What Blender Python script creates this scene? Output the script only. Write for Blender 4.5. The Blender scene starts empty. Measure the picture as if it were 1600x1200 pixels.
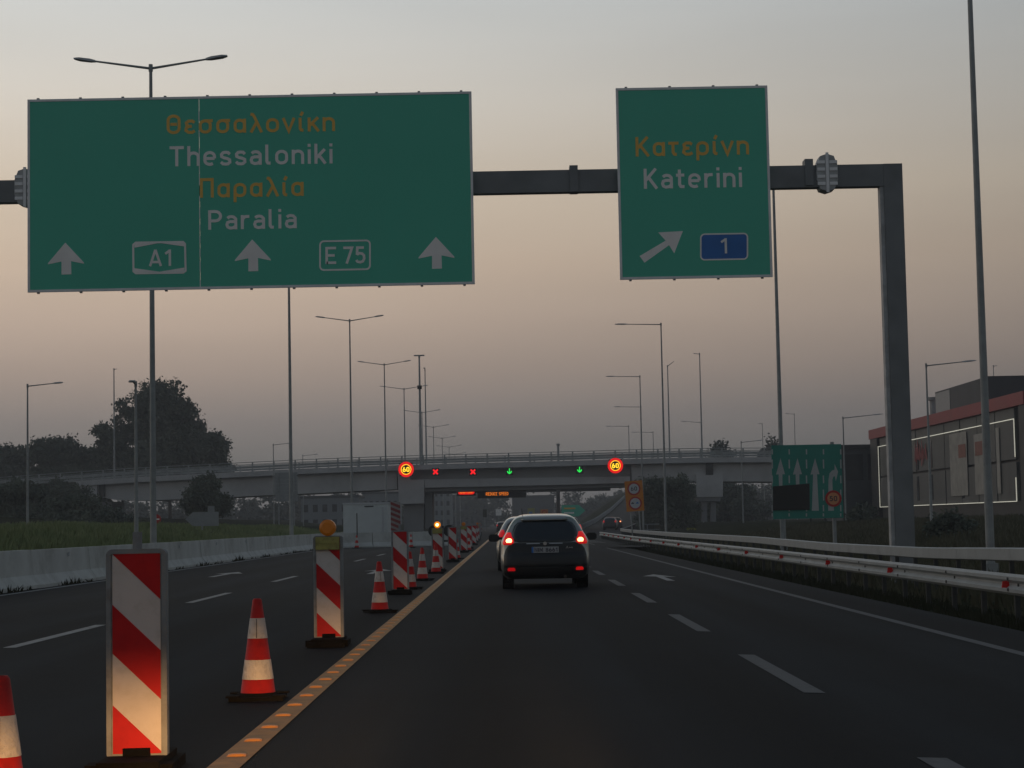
import bpy, math, random
from mathutils import Vector, Matrix, noise
sc = bpy.context.scene
col = sc.collection
random.seed(7)
R = math.radians
pi = math.pi

# ------------------------------------------------------------------ camera
EYE = 1.28
F_PX = 3000.0            # focal length in photograph pixels (1600 wide)
ROLL = R(1.1)
VPX, VPY = -5.0, -217.0  # where the road's direction meets the picture, from the centre
cu = math.cos(ROLL)*VPX + math.sin(ROLL)*VPY
cv = -math.sin(ROLL)*VPX + math.cos(ROLL)*VPY
yaw = math.atan(-cu/F_PX); pitch = math.atan(-cv/F_PX)
Fv = Vector((math.sin(yaw)*math.cos(pitch), math.cos(yaw)*math.cos(pitch), math.sin(pitch)))
R0 = Vector((math.cos(yaw), -math.sin(yaw), 0)); U0 = R0.cross(Fv)
Rv = math.cos(ROLL)*R0 - math.sin(ROLL)*U0
Uv = math.sin(ROLL)*R0 + math.cos(ROLL)*U0
cam_d = bpy.data.cameras.new('camera'); cam = bpy.data.objects.new('camera', cam_d); col.objects.link(cam)
cam_d.sensor_width = 36; cam_d.lens = 36*F_PX/1600; cam_d.clip_end = 6000; cam_d.clip_start = .1
m = Matrix((Rv, Uv, -Fv)).transposed().to_4x4(); m.translation = Vector((0, 0, EYE)); cam.matrix_world = m
sc.camera = cam

def at(px, py, Y):
    """real-world point at distance Y ahead that the photograph shows at (px, py)"""
    d = Fv + Rv*((px-800)/F_PX) + Uv*((600-py)/F_PX)
    return Vector((0, 0, EYE)) + d*(Y/d.y)

# ------------------------------------------------------------------ world, sun, exposure
def lin(r, g, b):
    f = lambda c: (c/255/12.92) if c/255 <= .04045 else ((c/255+.055)/1.055)**2.4
    return (f(r), f(g), f(b), 1)
world = bpy.data.worlds.new('World'); sc.world = world; world.use_nodes = True
nt = world.node_tree; nt.nodes.clear(); N = nt.nodes.new; L = nt.links.new
tc = N('ShaderNodeTexCoord'); sep = N('ShaderNodeSeparateXYZ'); L(tc.outputs['Generated'], sep.inputs[0])
ramp = N('ShaderNodeValToRGB'); cr = ramp.color_ramp; cr.interpolation = 'LINEAR'
stops = [(0, (110, 107, 107)), (.035, (118, 115, 113)), (.055, (132, 125, 122)), (.08, (156, 142, 133)), (.105, (176, 159, 146)),
         (.135, (190, 172, 155)), (.17, (199, 185, 168)), (.22, (201, 196, 188)), (.27, (196, 199, 199)), (.5, (146, 154, 162)), (1, (92, 106, 128))]
cr.elements[0].position = 0; cr.elements[0].color = lin(*stops[0][1])
cr.elements[1].position = 1; cr.elements[1].color = lin(*stops[-1][1])
for p, c in stops[1:-1]:
    e = cr.elements.new(p); e.color = lin(*c)
L(sep.outputs['Z'], ramp.inputs[0])
# the glow left of the road: the whole west side of the sky is warmer and lighter
mx = N('ShaderNodeVectorMath'); mx.operation = 'DOT_PRODUCT'; mx.inputs[1].default_value = (-.72, .69, 0); L(tc.outputs['Generated'], mx.inputs[0])
az = N('ShaderNodeMapRange'); az.interpolation_type = 'SMOOTHSTEP'; L(mx.outputs['Value'], az.inputs[0])
az.inputs[1].default_value = .15; az.inputs[2].default_value = 1.0; az.inputs[3].default_value = 0; az.inputs[4].default_value = 1
azr = N('ShaderNodeMix'); azr.data_type = 'RGBA'; L(az.outputs[0], azr.inputs[0])
azr.inputs[6].default_value = (.46, .50, .54, 1); azr.inputs[7].default_value = (1.26, 1.23, 1.19, 1)
mul = N('ShaderNodeMix'); mul.data_type = 'RGBA'; mul.blend_type = 'MULTIPLY'; mul.inputs[0].default_value = 1
L(ramp.outputs[0], mul.inputs[6]); L(azr.outputs[2], mul.inputs[7])
sky = N('ShaderNodeTexSky'); sky.sky_type = 'NISHITA'; sky.sun_disc = False
sky.sun_elevation = R(1.0); sky.sun_rotation = R(-70); sky.dust_density = 4
addn = N('ShaderNodeMix'); addn.data_type = 'RGBA'; addn.blend_type = 'ADD'; addn.inputs[0].default_value = .004
hmap = N('ShaderNodeMapping'); hmap.inputs['Scale'].default_value = (2, 2, 16); L(tc.outputs['Generated'], hmap.inputs[0])
hno = N('ShaderNodeTexNoise'); hno.inputs['Scale'].default_value = 1.6; hno.inputs['Detail'].default_value = 4; L(hmap.outputs[0], hno.inputs[0])
hmr = N('ShaderNodeMapRange'); hmr.inputs[1].default_value = .3; hmr.inputs[2].default_value = .7; hmr.inputs[3].default_value = .965; hmr.inputs[4].default_value = 1.03; L(hno.outputs[0], hmr.inputs[0])
hmu = N('ShaderNodeVectorMath'); hmu.operation = 'SCALE'; L(mul.outputs[2], hmu.inputs[0]); L(hmr.outputs[0], hmu.inputs['Scale'])
L(hmu.outputs[0], addn.inputs[6]); L(sky.outputs[0], addn.inputs[7])
bg = N('ShaderNodeBackground'); bg.inputs[1].default_value = 1.0; L(addn.outputs[2], bg.inputs[0])
wo = N('ShaderNodeOutputWorld'); L(bg.outputs[0], wo.inputs[0])
sun_d = bpy.data.lights.new('sun', 'SUN'); sun_d.energy = .05; sun_d.angle = R(20); sun_d.color = (1, .7, .5)
sun = bpy.data.objects.new('sun', sun_d); col.objects.link(sun); sun.rotation_euler = (R(80), 0, R(70-180))
sc.view_settings.view_transform = 'Standard'; sc.view_settings.look = 'None'
sc.view_settings.exposure = 0; sc.view_settings.gamma = 1; sc.view_settings.use_curve_mapping = False
sc.cycles.use_denoising = True
sc.cycles.sample_clamp_indirect = 3

# the dipped headlights of the car the picture is taken from: beam with a horizontal cut-off
def headlamp(x):
    d = bpy.data.lights.new('headlight', 'POINT'); d.energy = HL_POWER; d.shadow_soft_size = .05; d.color = (1, .50, .17)
    o = bpy.data.objects.new('headlight', d); col.objects.link(o); o.location = (x, 1.7, .66)
    d.use_nodes = True; t = d.node_tree; n = t.nodes.new; l = t.links.new
    em = [q for q in t.nodes if q.type == 'EMISSION'][0]
    g = n('ShaderNodeTexCoord'); s = n('ShaderNodeSeparateXYZ'); l(g.outputs['Normal'], s.inputs[0])
    mr = n('ShaderNodeMapRange'); mr.interpolation_type = 'SMOOTHSTEP'; l(s.outputs['Z'], mr.inputs[0])
    mr.inputs[1].default_value = .004; mr.inputs[2].default_value = -.055; mr.inputs[3].default_value = 0; mr.inputs[4].default_value = 1
    sq = n('ShaderNodeMath'); sq.operation = 'MULTIPLY'; l(s.outputs['X'], sq.inputs[0]); l(s.outputs['X'], sq.inputs[1])
    ad = n('ShaderNodeMath'); ad.operation = 'ADD'; l(sq.outputs[0], ad.inputs[0]); ad.inputs[1].default_value = .006
    dv = n('ShaderNodeMath'); dv.operation = 'DIVIDE'; dv.inputs[0].default_value = .03; l(ad.outputs[0], dv.inputs[1])
    fw = n('ShaderNodeMapRange'); l(s.outputs['Y'], fw.inputs[0]); fw.inputs[1].default_value = .2; fw.inputs[2].default_value = .9
    m1 = n('ShaderNodeMath'); m1.operation = 'MULTIPLY'; l(mr.outputs[0], m1.inputs[0]); l(dv.outputs[0], m1.inputs[1])
    m2 = n('ShaderNodeMath'); m2.operation = 'MULTIPLY'; l(m1.outputs[0], m2.inputs[0]); l(fw.outputs[0], m2.inputs[1])
    asy = n('ShaderNodeMapRange'); asy.interpolation_type = 'SMOOTHSTEP'; l(s.outputs['X'], asy.inputs[0])   # beam dimmed ahead and to the right, keeping car and asphalt dark
    asy.inputs[1].default_value = -.035; asy.inputs[2].default_value = .01; asy.inputs[3].default_value = 1; asy.inputs[4].default_value = .10
    m3 = n('ShaderNodeMath'); m3.operation = 'MULTIPLY'; l(m2.outputs[0], m3.inputs[0]); l(asy.outputs[0], m3.inputs[1])
    l(m3.outputs[0], em.inputs[1])
HL_POWER = 2500
headlamp(-.6); headlamp(.6)

# ------------------------------------------------------------------ materials
MATS = {}
def mat(name, c, rough=.7, metal=0, var=.12, scale=3, bump=0, bscale=None, emit=None, estr=0, dirt=None, dscale=1.2, spec=.5, coat=0):
    if name in MATS: return MATS[name]
    m = bpy.data.materials.new(name); m.use_nodes = True; t = m.node_tree; n = t.nodes.new; l = t.links.new
    b = t.nodes['Principled BSDF']; b.inputs['Roughness'].default_value = rough; b.inputs['Metallic'].default_value = metal
    b.inputs['Specular IOR Level'].default_value = spec
    b.inputs['Coat Weight'].default_value = coat; b.inputs['Coat Roughness'].default_value = .12
    g = n('ShaderNodeTexCoord')
    nz = n('ShaderNodeTexNoise'); nz.inputs['Scale'].default_value = scale; nz.inputs['Detail'].default_value = 6; l(g.outputs['Object'], nz.inputs[0])
    r = n('ShaderNodeValToRGB'); r.color_ramp.elements[0].position = .3; r.color_ramp.elements[1].position = .7
    r.color_ramp.elements[0].color = tuple(max(0, x*(1-var)) for x in c)+(1,); r.color_ramp.elements[1].color = tuple(min(1, x*(1+var)) for x in c)+(1,)
    l(nz.outputs[0], r.inputs[0]); out = r.outputs[0]
    if dirt:
        n2 = n('ShaderNodeTexNoise'); n2.inputs['Scale'].default_value = dscale; n2.inputs['Detail'].default_value = 8; n2.inputs['Roughness'].default_value = .65; l(g.outputs['Object'], n2.inputs[0])
        r2 = n('ShaderNodeMapRange'); r2.inputs[1].default_value = .48; r2.inputs[2].default_value = .68; l(n2.outputs[0], r2.inputs[0])
        mm = n('ShaderNodeMix'); mm.data_type = 'RGBA'; l(r2.outputs[0], mm.inputs[0]); l(out, mm.inputs[6]); mm.inputs[7].default_value = tuple(dirt)+(1,); out = mm.outputs[2]
    l(out, b.inputs['Base Color'])
    if bump:
        n3 = n('ShaderNodeTexNoise'); n3.inputs['Scale'].default_value = bscale or scale*6; n3.inputs['Detail'].default_value = 4; l(g.outputs['Object'], n3.inputs[0])
        bp = n('ShaderNodeBump'); bp.inputs['Strength'].default_value = bump; bp.inputs['Distance'].default_value = .02; l(n3.outputs[0], bp.inputs['Height']); l(bp.outputs[0], b.inputs['Normal'])
    if emit:
        b.inputs['Emission Color'].default_value = tuple(emit)+(1,); b.inputs['Emission Strength'].default_value = estr
    MATS[name] = m; return m

M = dict(
 steel=mat('galvanised_steel', (.30, .32, .32), .55, .15, .15, 2, dirt=(.22, .23, .23)),
 railsteel=mat('rail_steel', (.34, .36, .36), .55, 0, .08, 1.5, dirt=(.27, .285, .28), dscale=1),
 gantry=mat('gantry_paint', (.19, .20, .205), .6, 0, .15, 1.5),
 gantry_side=mat('gantry_pale_weathered', (.42, .43, .43), .6, 0, .2, 4, dirt=(.28, .28, .28)),
 signgreen=mat('sign_green', (.072, .52, .36), .5, 0, .03, .5),
 signwhite=mat('sign_white', (.93, .90, .86), .5, 0, .06, 2),
 signyellow=mat('sign_yellow', (.90, .52, .10), .5, 0, .08, 2),
 signblue=mat('sign_blue', (.02, .16, .50), .45, 0, .1, 2),
 aluminium=mat('aluminium', (.84, .84, .84), .55, 0, .1, 3),
 red=mat('reflective_red', (.52, .018, .020), .6, 0, .06, 3, dirt=(.46, .016, .018), dscale=9, spec=.15),
 white=mat('reflective_white', (.62, .58, .55), .6, 0, .04, 4, dirt=(.56, .52, .48), dscale=14, spec=.15),
 frame=mat('board_frame', (.26, .275, .28), .75, 0, .12, 6, dirt=(.20, .20, .20), dscale=8, spec=.1),
 conered=mat('cone_red', (.46, .020, .015), .6, 0, .12, 5, dirt=(.34, .018, .015), dscale=12, spec=.2),
 sleeve=mat('cone_sleeve', (.52, .50, .47), .5, 0, .08, 9, bump=.4, bscale=60, dirt=(.36, .34, .31), dscale=16),
 rubber=mat('black_rubber', (.006, .006, .006), .95, 0, .3, 6, bump=.4, spec=.1),
 beacon=mat('amber_lens', (.42, .14, .012), .3, 0, .1, 8, emit=(1, .3, .01), estr=.03),  # unlit lens, given a faint glow of its own by emission
 beaconlit=mat('amber_lens_lit', (.8, .25, .02), .3, 0, .05, 8, emit=(1, .26, .01), estr=.75),
 beaconcore=mat('beacon_bulb', (1, .6, .2), .3, 0, .02, 8, emit=(1, .62, .2), estr=12),
 battery=mat('battery_box', (.36, .34, .10), .6, 0, .15, 9, dirt=(.17, .15, .05), dscale=12),
 paintworn=mat('worn_road_paint', (.062, .072, .078), .7, 0, .3, 5, bump=.2, dirt=(.030, .036, .040), dscale=5),
 paint=mat('road_paint', (.20, .215, .22), .6, 0, .18, 3, bump=.2, dirt=(.10, .105, .105), dscale=6),
 tape=mat('orange_tape', (.40, .185, .03), .6, 0, .18, 4, bump=.3, dirt=(.27, .13, .03), dscale=5),
 stud=mat('orange_stud', (.50, .21, .025), .35, 0, .1, 8),
 concrete=mat('concrete', (.50, .52, .50), .85, 0, .10, 1.2, bump=.3, dirt=(.36, .37, .35), dscale=.8),
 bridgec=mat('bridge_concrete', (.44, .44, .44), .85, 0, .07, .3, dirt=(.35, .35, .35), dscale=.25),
 bridgemid=mat('shaded_girder_concrete', (.30, .305, .31), .85, 0, .08, .3),  # darker girder concrete: the shade under the deck is put into the colour
 bridged=mat('shaded_bridge_concrete', (.20, .205, .21), .9, 0, .1, .3),  # darkest bridge concrete: shade of the undersides is put into the colour
 soil=mat('soil', (.045, .045, .03), .95, 0, .3, .4, bump=.5, dirt=(.06, .05, .03), dscale=.1),
 black=mat('black_plastic', (.012, .013, .014), .45, 0, .2, 5),
 ledred=mat('led_red', (.3, 0, 0), .5, 0, .02, 5, emit=(1, .005, .01), estr=1.25),
 ledhalo=mat('led_red_glow', (.3, 0, 0), .5, 0, .02, 5, emit=(1, .004, .004), estr=.8),  # red emission that also draws the lens glow round the speed displays
 ledgreen=mat('led_green', (0, .3, .05), .5, 0, .02, 5, emit=(.02, 1, .1), estr=1.0),
 ledyellow=mat('led_yellow', (.3, .2, 0), .5, 0, .02, 5, emit=(1, .62, .02), estr=1.6),
 ledamber=mat('led_amber', (.3, .1, 0), .5, 0, .02, 5, emit=(1, .22, .01), estr=1.1),
 neon=mat('white_neon', (.5, .5, .5), .5, 0, .02, 5, emit=(1, .97, .78), estr=.42),
 tailcore=mat('tail_lamp_bulb', (.9, .3, .2), .3, 0, .02, 5, emit=(1, .42, .16), estr=5),
 tail=mat('tail_lamp_lens', (.5, .01, .01), .15, 0, .05, 5, emit=(1, .012, .012), estr=.38),
 taildim=mat('tail_lamp_dim', (.4, .01, .01), .2, 0, .05, 5, emit=(1, .01, .015), estr=.28),
 reflector=mat('red_reflector', (.75, .012, .008), .2, 0, .1, 9, emit=(1, .02, .01), estr=.0),
 silver=mat('silver_paint', (.26, .27, .25), .30, .7, .04, 3, coat=1),
 whitecar=mat('white_paint', (.16, .165, .16), .4, 0, .04, 3, coat=1),
 darkcar=mat('dark_paint', (.03, .032, .035), .25, .3, .1, 3),
 glass=mat('car_glass', (.026, .032, .034), .12, 0, .1, 3),
 chrome=mat('chrome', (.5, .5, .5), .3, .8, .05, 9),
 plate=mat('plate_white', (.42, .43, .44), .5, 0, .05, 9),
 plateink=mat('plate_ink', (.03, .03, .05), .5, 0, .05, 9),
 tailgate=mat('dark_tailgate', (.028, .031, .033), .45, 0, .1, 3, spec=.3), postdark=mat('dark_steel', (.045, .045, .042), .8, 0, .2, 5),  # postdark: plain dark tone for guardrail posts and bolts
 lanegreen=mat('lane_sign_green', (.022, .23, .18), .5, 0, .12, .8), lanewhite=mat('lane_sign_white', (.42, .44, .43), .5, 0, .06, 2),
 bark=mat('bark', (.06, .05, .04), .9, 0, .3, 5, bump=.5),
 orange=mat('sign_orange', (.60, .20, .01), .5, 0, .08, 3),
 signred=mat('sign_red', (.45, .015, .012), .45, 0, .08, 3),
 panelwhite=mat('panel_white', (.48, .50, .52), .5, 0, .05, 3),
 backpanel=mat('sign_back', (.26, .28, .29), .5, .3, .08, 3),
 boxgrey=mat('container_paint', (.56, .60, .60), .6, 0, .06, .8, dirt=(.50, .54, .54), dscale=.9),
 bldgblack=mat('black_cladding', (.022, .023, .025), .6, 0, .2, 1),
 bldgred=mat('red_cladding', (.26, .014, .022), .55, 0, .10, .5),
 bldgpanel=mat('grey_cladding', (.085, .09, .088), .6, 0, .1, .25, dirt=(.065, .068, .065), dscale=.3),
 bldgdark=mat('dark_render', (.05, .055, .06), .7, 0, .15, .5),
 bldgpale=mat('pale_render', (.17, .19, .205), .8, 0, .1, .1),
 windowdark=mat('dark_window', (.02, .025, .03), .2, 0, .1, 1),
 poster=mat('faded_poster', (.30, .29, .26), .6, 0, .2, .8, dirt=(.20, .195, .175), dscale=.9),
 posterorange=mat('poster_orange', (.20, .06, .04), .6, 0, .15, 2),
)
def asphalt():
    m = bpy.data.materials.new('asphalt'); m.use_nodes = True; t = m.node_tree; n = t.nodes.new; l = t.links.new
    b = t.nodes['Principled BSDF']; b.inputs['Roughness'].default_value = .8; b.inputs['Specular IOR Level'].default_value = .10
    g = n('ShaderNodeTexCoord')
    mp = n('ShaderNodeMapping'); mp.inputs['Scale'].default_value = (1, .035, 1); l(g.outputs['Object'], mp.inputs[0])
    a = n('ShaderNodeTexNoise'); a.inputs['Scale'].default_value = 1.3; a.inputs['Detail'].default_value = 5; l(mp.outputs[0], a.inputs[0])
    c = n('ShaderNodeTexNoise'); c.inputs['Scale'].default_value = 90; c.inputs['Detail'].default_value = 2; l(g.outputs['Object'], c.inputs[0])
    r = n('ShaderNodeValToRGB'); r.color_ramp.elements[0].position = .3; r.color_ramp.elements[1].position = .75
    r.color_ramp.elements[0].color = (.0035, .0055, .008, 1); r.color_ramp.elements[1].color = (.013, .0175, .0215, 1); l(a.outputs[0], r.inputs[0])
    mm = n('ShaderNodeMix'); mm.data_type = 'RGBA'; mm.blend_type = 'OVERLAY'; mm.inputs[0].default_value = .5; l(r.outputs[0], mm.inputs[6]); l(c.outputs[0], mm.inputs[7])
    sx = n('ShaderNodeSeparateXYZ'); l(g.outputs['Object'], sx.inputs[0])
    wt = n('ShaderNodeMath'); wt.operation = 'MULTIPLY_ADD'; wt.inputs[1].default_value = 3.35; wt.inputs[2].default_value = -.9; l(sx.outputs['X'], wt.inputs[0])
    sn = n('ShaderNodeMath'); sn.operation = 'SINE'; l(wt.outputs[0], sn.inputs[0])
    pn = n('ShaderNodeTexNoise'); pn.inputs['Scale'].default_value = .3; pn.inputs['Detail'].default_value = 7; pn.inputs['Roughness'].default_value = .7; l(g.outputs['Object'], pn.inputs[0])
    s2 = n('ShaderNodeMath'); s2.operation = 'MULTIPLY_ADD'; s2.inputs[1].default_value = .26; s2.inputs[2].default_value = .45; l(sn.outputs[0], s2.inputs[0])
    s3 = n('ShaderNodeMath'); s3.operation = 'ADD'; l(s2.outputs[0], s3.inputs[0]); l(pn.outputs[0], s3.inputs[1])
    sc_ = n('ShaderNodeVectorMath'); sc_.operation = 'SCALE'; l(mm.outputs[2], sc_.inputs[0]); l(s3.outputs[0], sc_.inputs['Scale'])
    l(sc_.outputs[0], b.inputs['Base Color'])
    bp = n('ShaderNodeBump'); bp.inputs['Strength'].default_value = .5; bp.inputs['Distance'].default_value = .01; l(c.outputs[0], bp.inputs['Height']); l(bp.outputs[0], b.inputs['Normal'])
    return m
M['asphalt'] = asphalt()
def leafmat(name, a, b_):
    m = bpy.data.materials.new(name); m.use_nodes = True; t = m.node_tree; n = t.nodes.new; l = t.links.new
    b = t.nodes['Principled BSDF']; b.inputs['Roughness'].default_value = 1; b.inputs['Specular IOR Level'].default_value = .0
    g = n('ShaderNodeTexCoord'); z = n('ShaderNodeTexNoise'); z.inputs['Scale'].default_value = .6; z.inputs['Detail'].default_value = 5; l(g.outputs['Object'], z.inputs[0])
    r = n('ShaderNodeValToRGB'); r.color_ramp.elements[0].position = .35; r.color_ramp.elements[1].position = .65
    r.color_ramp.elements[0].color = a+(1,); r.color_ramp.elements[1].color = b_+(1,); l(z.outputs[0], r.inputs[0]); l(r.outputs[0], b.inputs['Base Color'])
    return m
M['leaf'] = leafmat('leaves', (.085, .105, .085), (.15, .17, .13))
M['leaf2'] = leafmat('leaves_dull', (.085, .10, .085), (.13, .14, .12))
M['grass'] = leafmat('grass_green', (.16, .20, .09), (.26, .29, .14))
M['grassdry'] = leafmat('grass_dry', (.075, .075, .045), (.13, .12, .075))
M['verge'] = leafmat('verge', (.028, .032, .018), (.048, .048, .028))

# ------------------------------------------------------------------ mesh helpers
class MB:
    def __init__(s): s.v = []; s.f = []
    def add(s, vs, fs):
        o = len(s.v); s.v += [tuple(v) for v in vs]; s.f += [tuple(i+o for i in f) for f in fs]; return s
    def box(s, x0, x1, y0, y1, z0, z1):
        return s.add([(x0,y0,z0),(x1,y0,z0),(x1,y1,z0),(x0,y1,z0),(x0,y0,z1),(x1,y0,z1),(x1,y1,z1),(x0,y1,z1)],
                     [(0,3,2,1),(4,5,6,7),(0,1,5,4),(1,2,6,5),(2,3,7,6),(3,0,4,7)])
    def bar(s, a, b, w, h):           # box beam from a to b
        a = Vector(a); b = Vector(b); d = (b-a).normalized(); up = Vector((0,0,1))
        if abs(d.z) > .95: up = Vector((0,1,0))
        r = d.cross(up).normalized(); u = r.cross(d)
        vs = [p + r*sx*w/2 + u*sz*h/2 for p in (a, b) for sx, sz in ((-1,-1),(1,-1),(1,1),(-1,1))]
        return s.add(vs, [(0,1,2,3),(7,6,5,4),(0,4,5,1),(1,5,6,2),(2,6,7,3),(3,7,4,0)])
    def tube(s, a, b, r0, r1=None, n=10, caps=True):
        a = Vector(a); b = Vector(b); r1 = r0 if r1 is None else r1; d = (b-a).normalized()
        up = Vector((0,0,1)) if abs(d.z) < .9 else Vector((1,0,0)); x = d.cross(up).normalized(); y = d.cross(x)
        vs = [p + (x*math.cos(2*pi*i/n) + y*math.sin(2*pi*i/n))*r for p, r in ((a,r0),(b,r1)) for i in range(n)]
        fs = [(i,(i+1)%n,n+(i+1)%n,n+i) for i in range(n)]
        if caps: fs += [tuple(range(n-1,-1,-1)), tuple(range(n,2*n))]
        return s.add(vs, fs)
    def prism(s, poly, y0, y1):       # polygon in xz extruded along y (y0 = the face towards the camera)
        n = len(poly)
        ar = sum(poly[i][0]*poly[(i+1)%n][1]-poly[(i+1)%n][0]*poly[i][1] for i in range(n))
        if ar < 0: poly = poly[::-1]
        vs = [(x,y0,z) for x,z in poly] + [(x,y1,z) for x,z in poly]
        return s.add(vs, [tuple(range(n)), tuple(range(2*n-1,n-1,-1))] + [(i,n+i,n+(i+1)%n,(i+1)%n) for i in range(n)])
    def lathe(s, prof, n=20, cx=0, cy=0):
        vs = [(cx+r*math.cos(2*pi*i/n), cy+r*math.sin(2*pi*i/n), z) for r,z in prof for i in range(n)]
        fs = [(k*n+i,k*n+(i+1)%n,(k+1)*n+(i+1)%n,(k+1)*n+i) for k in range(len(prof)-1) for i in range(n)]
        return s.add(vs, fs)
    def disc(s, cx, cz, r, y0, y1, n=28, rin=0):
        o = [(cx+r*math.cos(2*pi*i/n), cz+r*math.sin(2*pi*i/n)) for i in range(n)]
        if rin == 0: return s.prism(o, y0, y1)
        q = [(cx+rin*math.cos(2*pi*i/n), cz+rin*math.sin(2*pi*i/n)) for i in range(n)]
        vs = [(x,y0,z) for x,z in o]+[(x,y0,z) for x,z in q]+[(x,y1,z) for x,z in o]+[(x,y1,z) for x,z in q]
        fs = []
        for i in range(n):
            j = (i+1)%n
            fs += [(i,j,n+j,n+i),(2*n+i,3*n+i,3*n+j,2*n+j),(i,2*n+i,2*n+j,j),(n+i,n+j,3*n+j,3*n+i)]
        return s.add(vs, fs)
    def sweep(s, pts, prof):          # closed profile (offset, dz) swept along 3D points, offset to the right of travel
        n = len(prof); vs = []
        for i, p in enumerate(pts):
            a = Vector(pts[max(0,i-1)]); b = Vector(pts[min(len(pts)-1,i+1)]); d = b-a; d.z = 0; d.normalize(); r = Vector((d.y,-d.x,0))
            vs += [Vector(p)+r*o+Vector((0,0,z)) for o,z in prof]
        fs = [(k*n+i,k*n+(i+1)%n,(k+1)*n+(i+1)%n,(k+1)*n+i) for k in range(len(pts)-1) for i in range(n)]
        fs += [tuple(range(n-1,-1,-1)), tuple((len(pts)-1)*n+i for i in range(n))]
        return s.add(vs, fs)
    def build(s, name, material, parent=None, smooth=False, loc=None):
        me = bpy.data.meshes.new(name); me.from_pydata(s.v, [], s.f); me.materials.append(material)
        if smooth: me.polygons.foreach_set('use_smooth', [True]*len(me.polygons))
        me.update(); o = bpy.data.objects.new(name, me); col.objects.link(o)
        if parent: o.parent = parent
        if loc is not None: o.location = loc
        return o
def tag(o, label=None, cat=None, group=None, kind=None):
    if label: o['label'] = label
    if cat: o['category'] = cat
    if group: o['group'] = group
    if kind: o['kind'] = kind
    return o
def thing(name, label, cat, loc=(0,0,0), rz=0, group=None):
    o = bpy.data.objects.new(name, None); col.objects.link(o); o.location = loc; o.rotation_euler.z = rz
    return tag(o, label, cat, group)
def dup(root, loc, rz=0, label=None, group=None, scale=None):
    def cp(o, par):
        c = o.copy(); col.objects.link(c); c.parent = par
        for ch in o.children: cp(ch, c)
        return c
    r = root.copy(); col.objects.link(r); r.location = loc; r.rotation_euler.z = rz
    if scale: r.scale = scale
    for ch in list(root.children): cp(ch, r)
    if label: r['label'] = label
    if group: r['group'] = group
    return r

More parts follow.
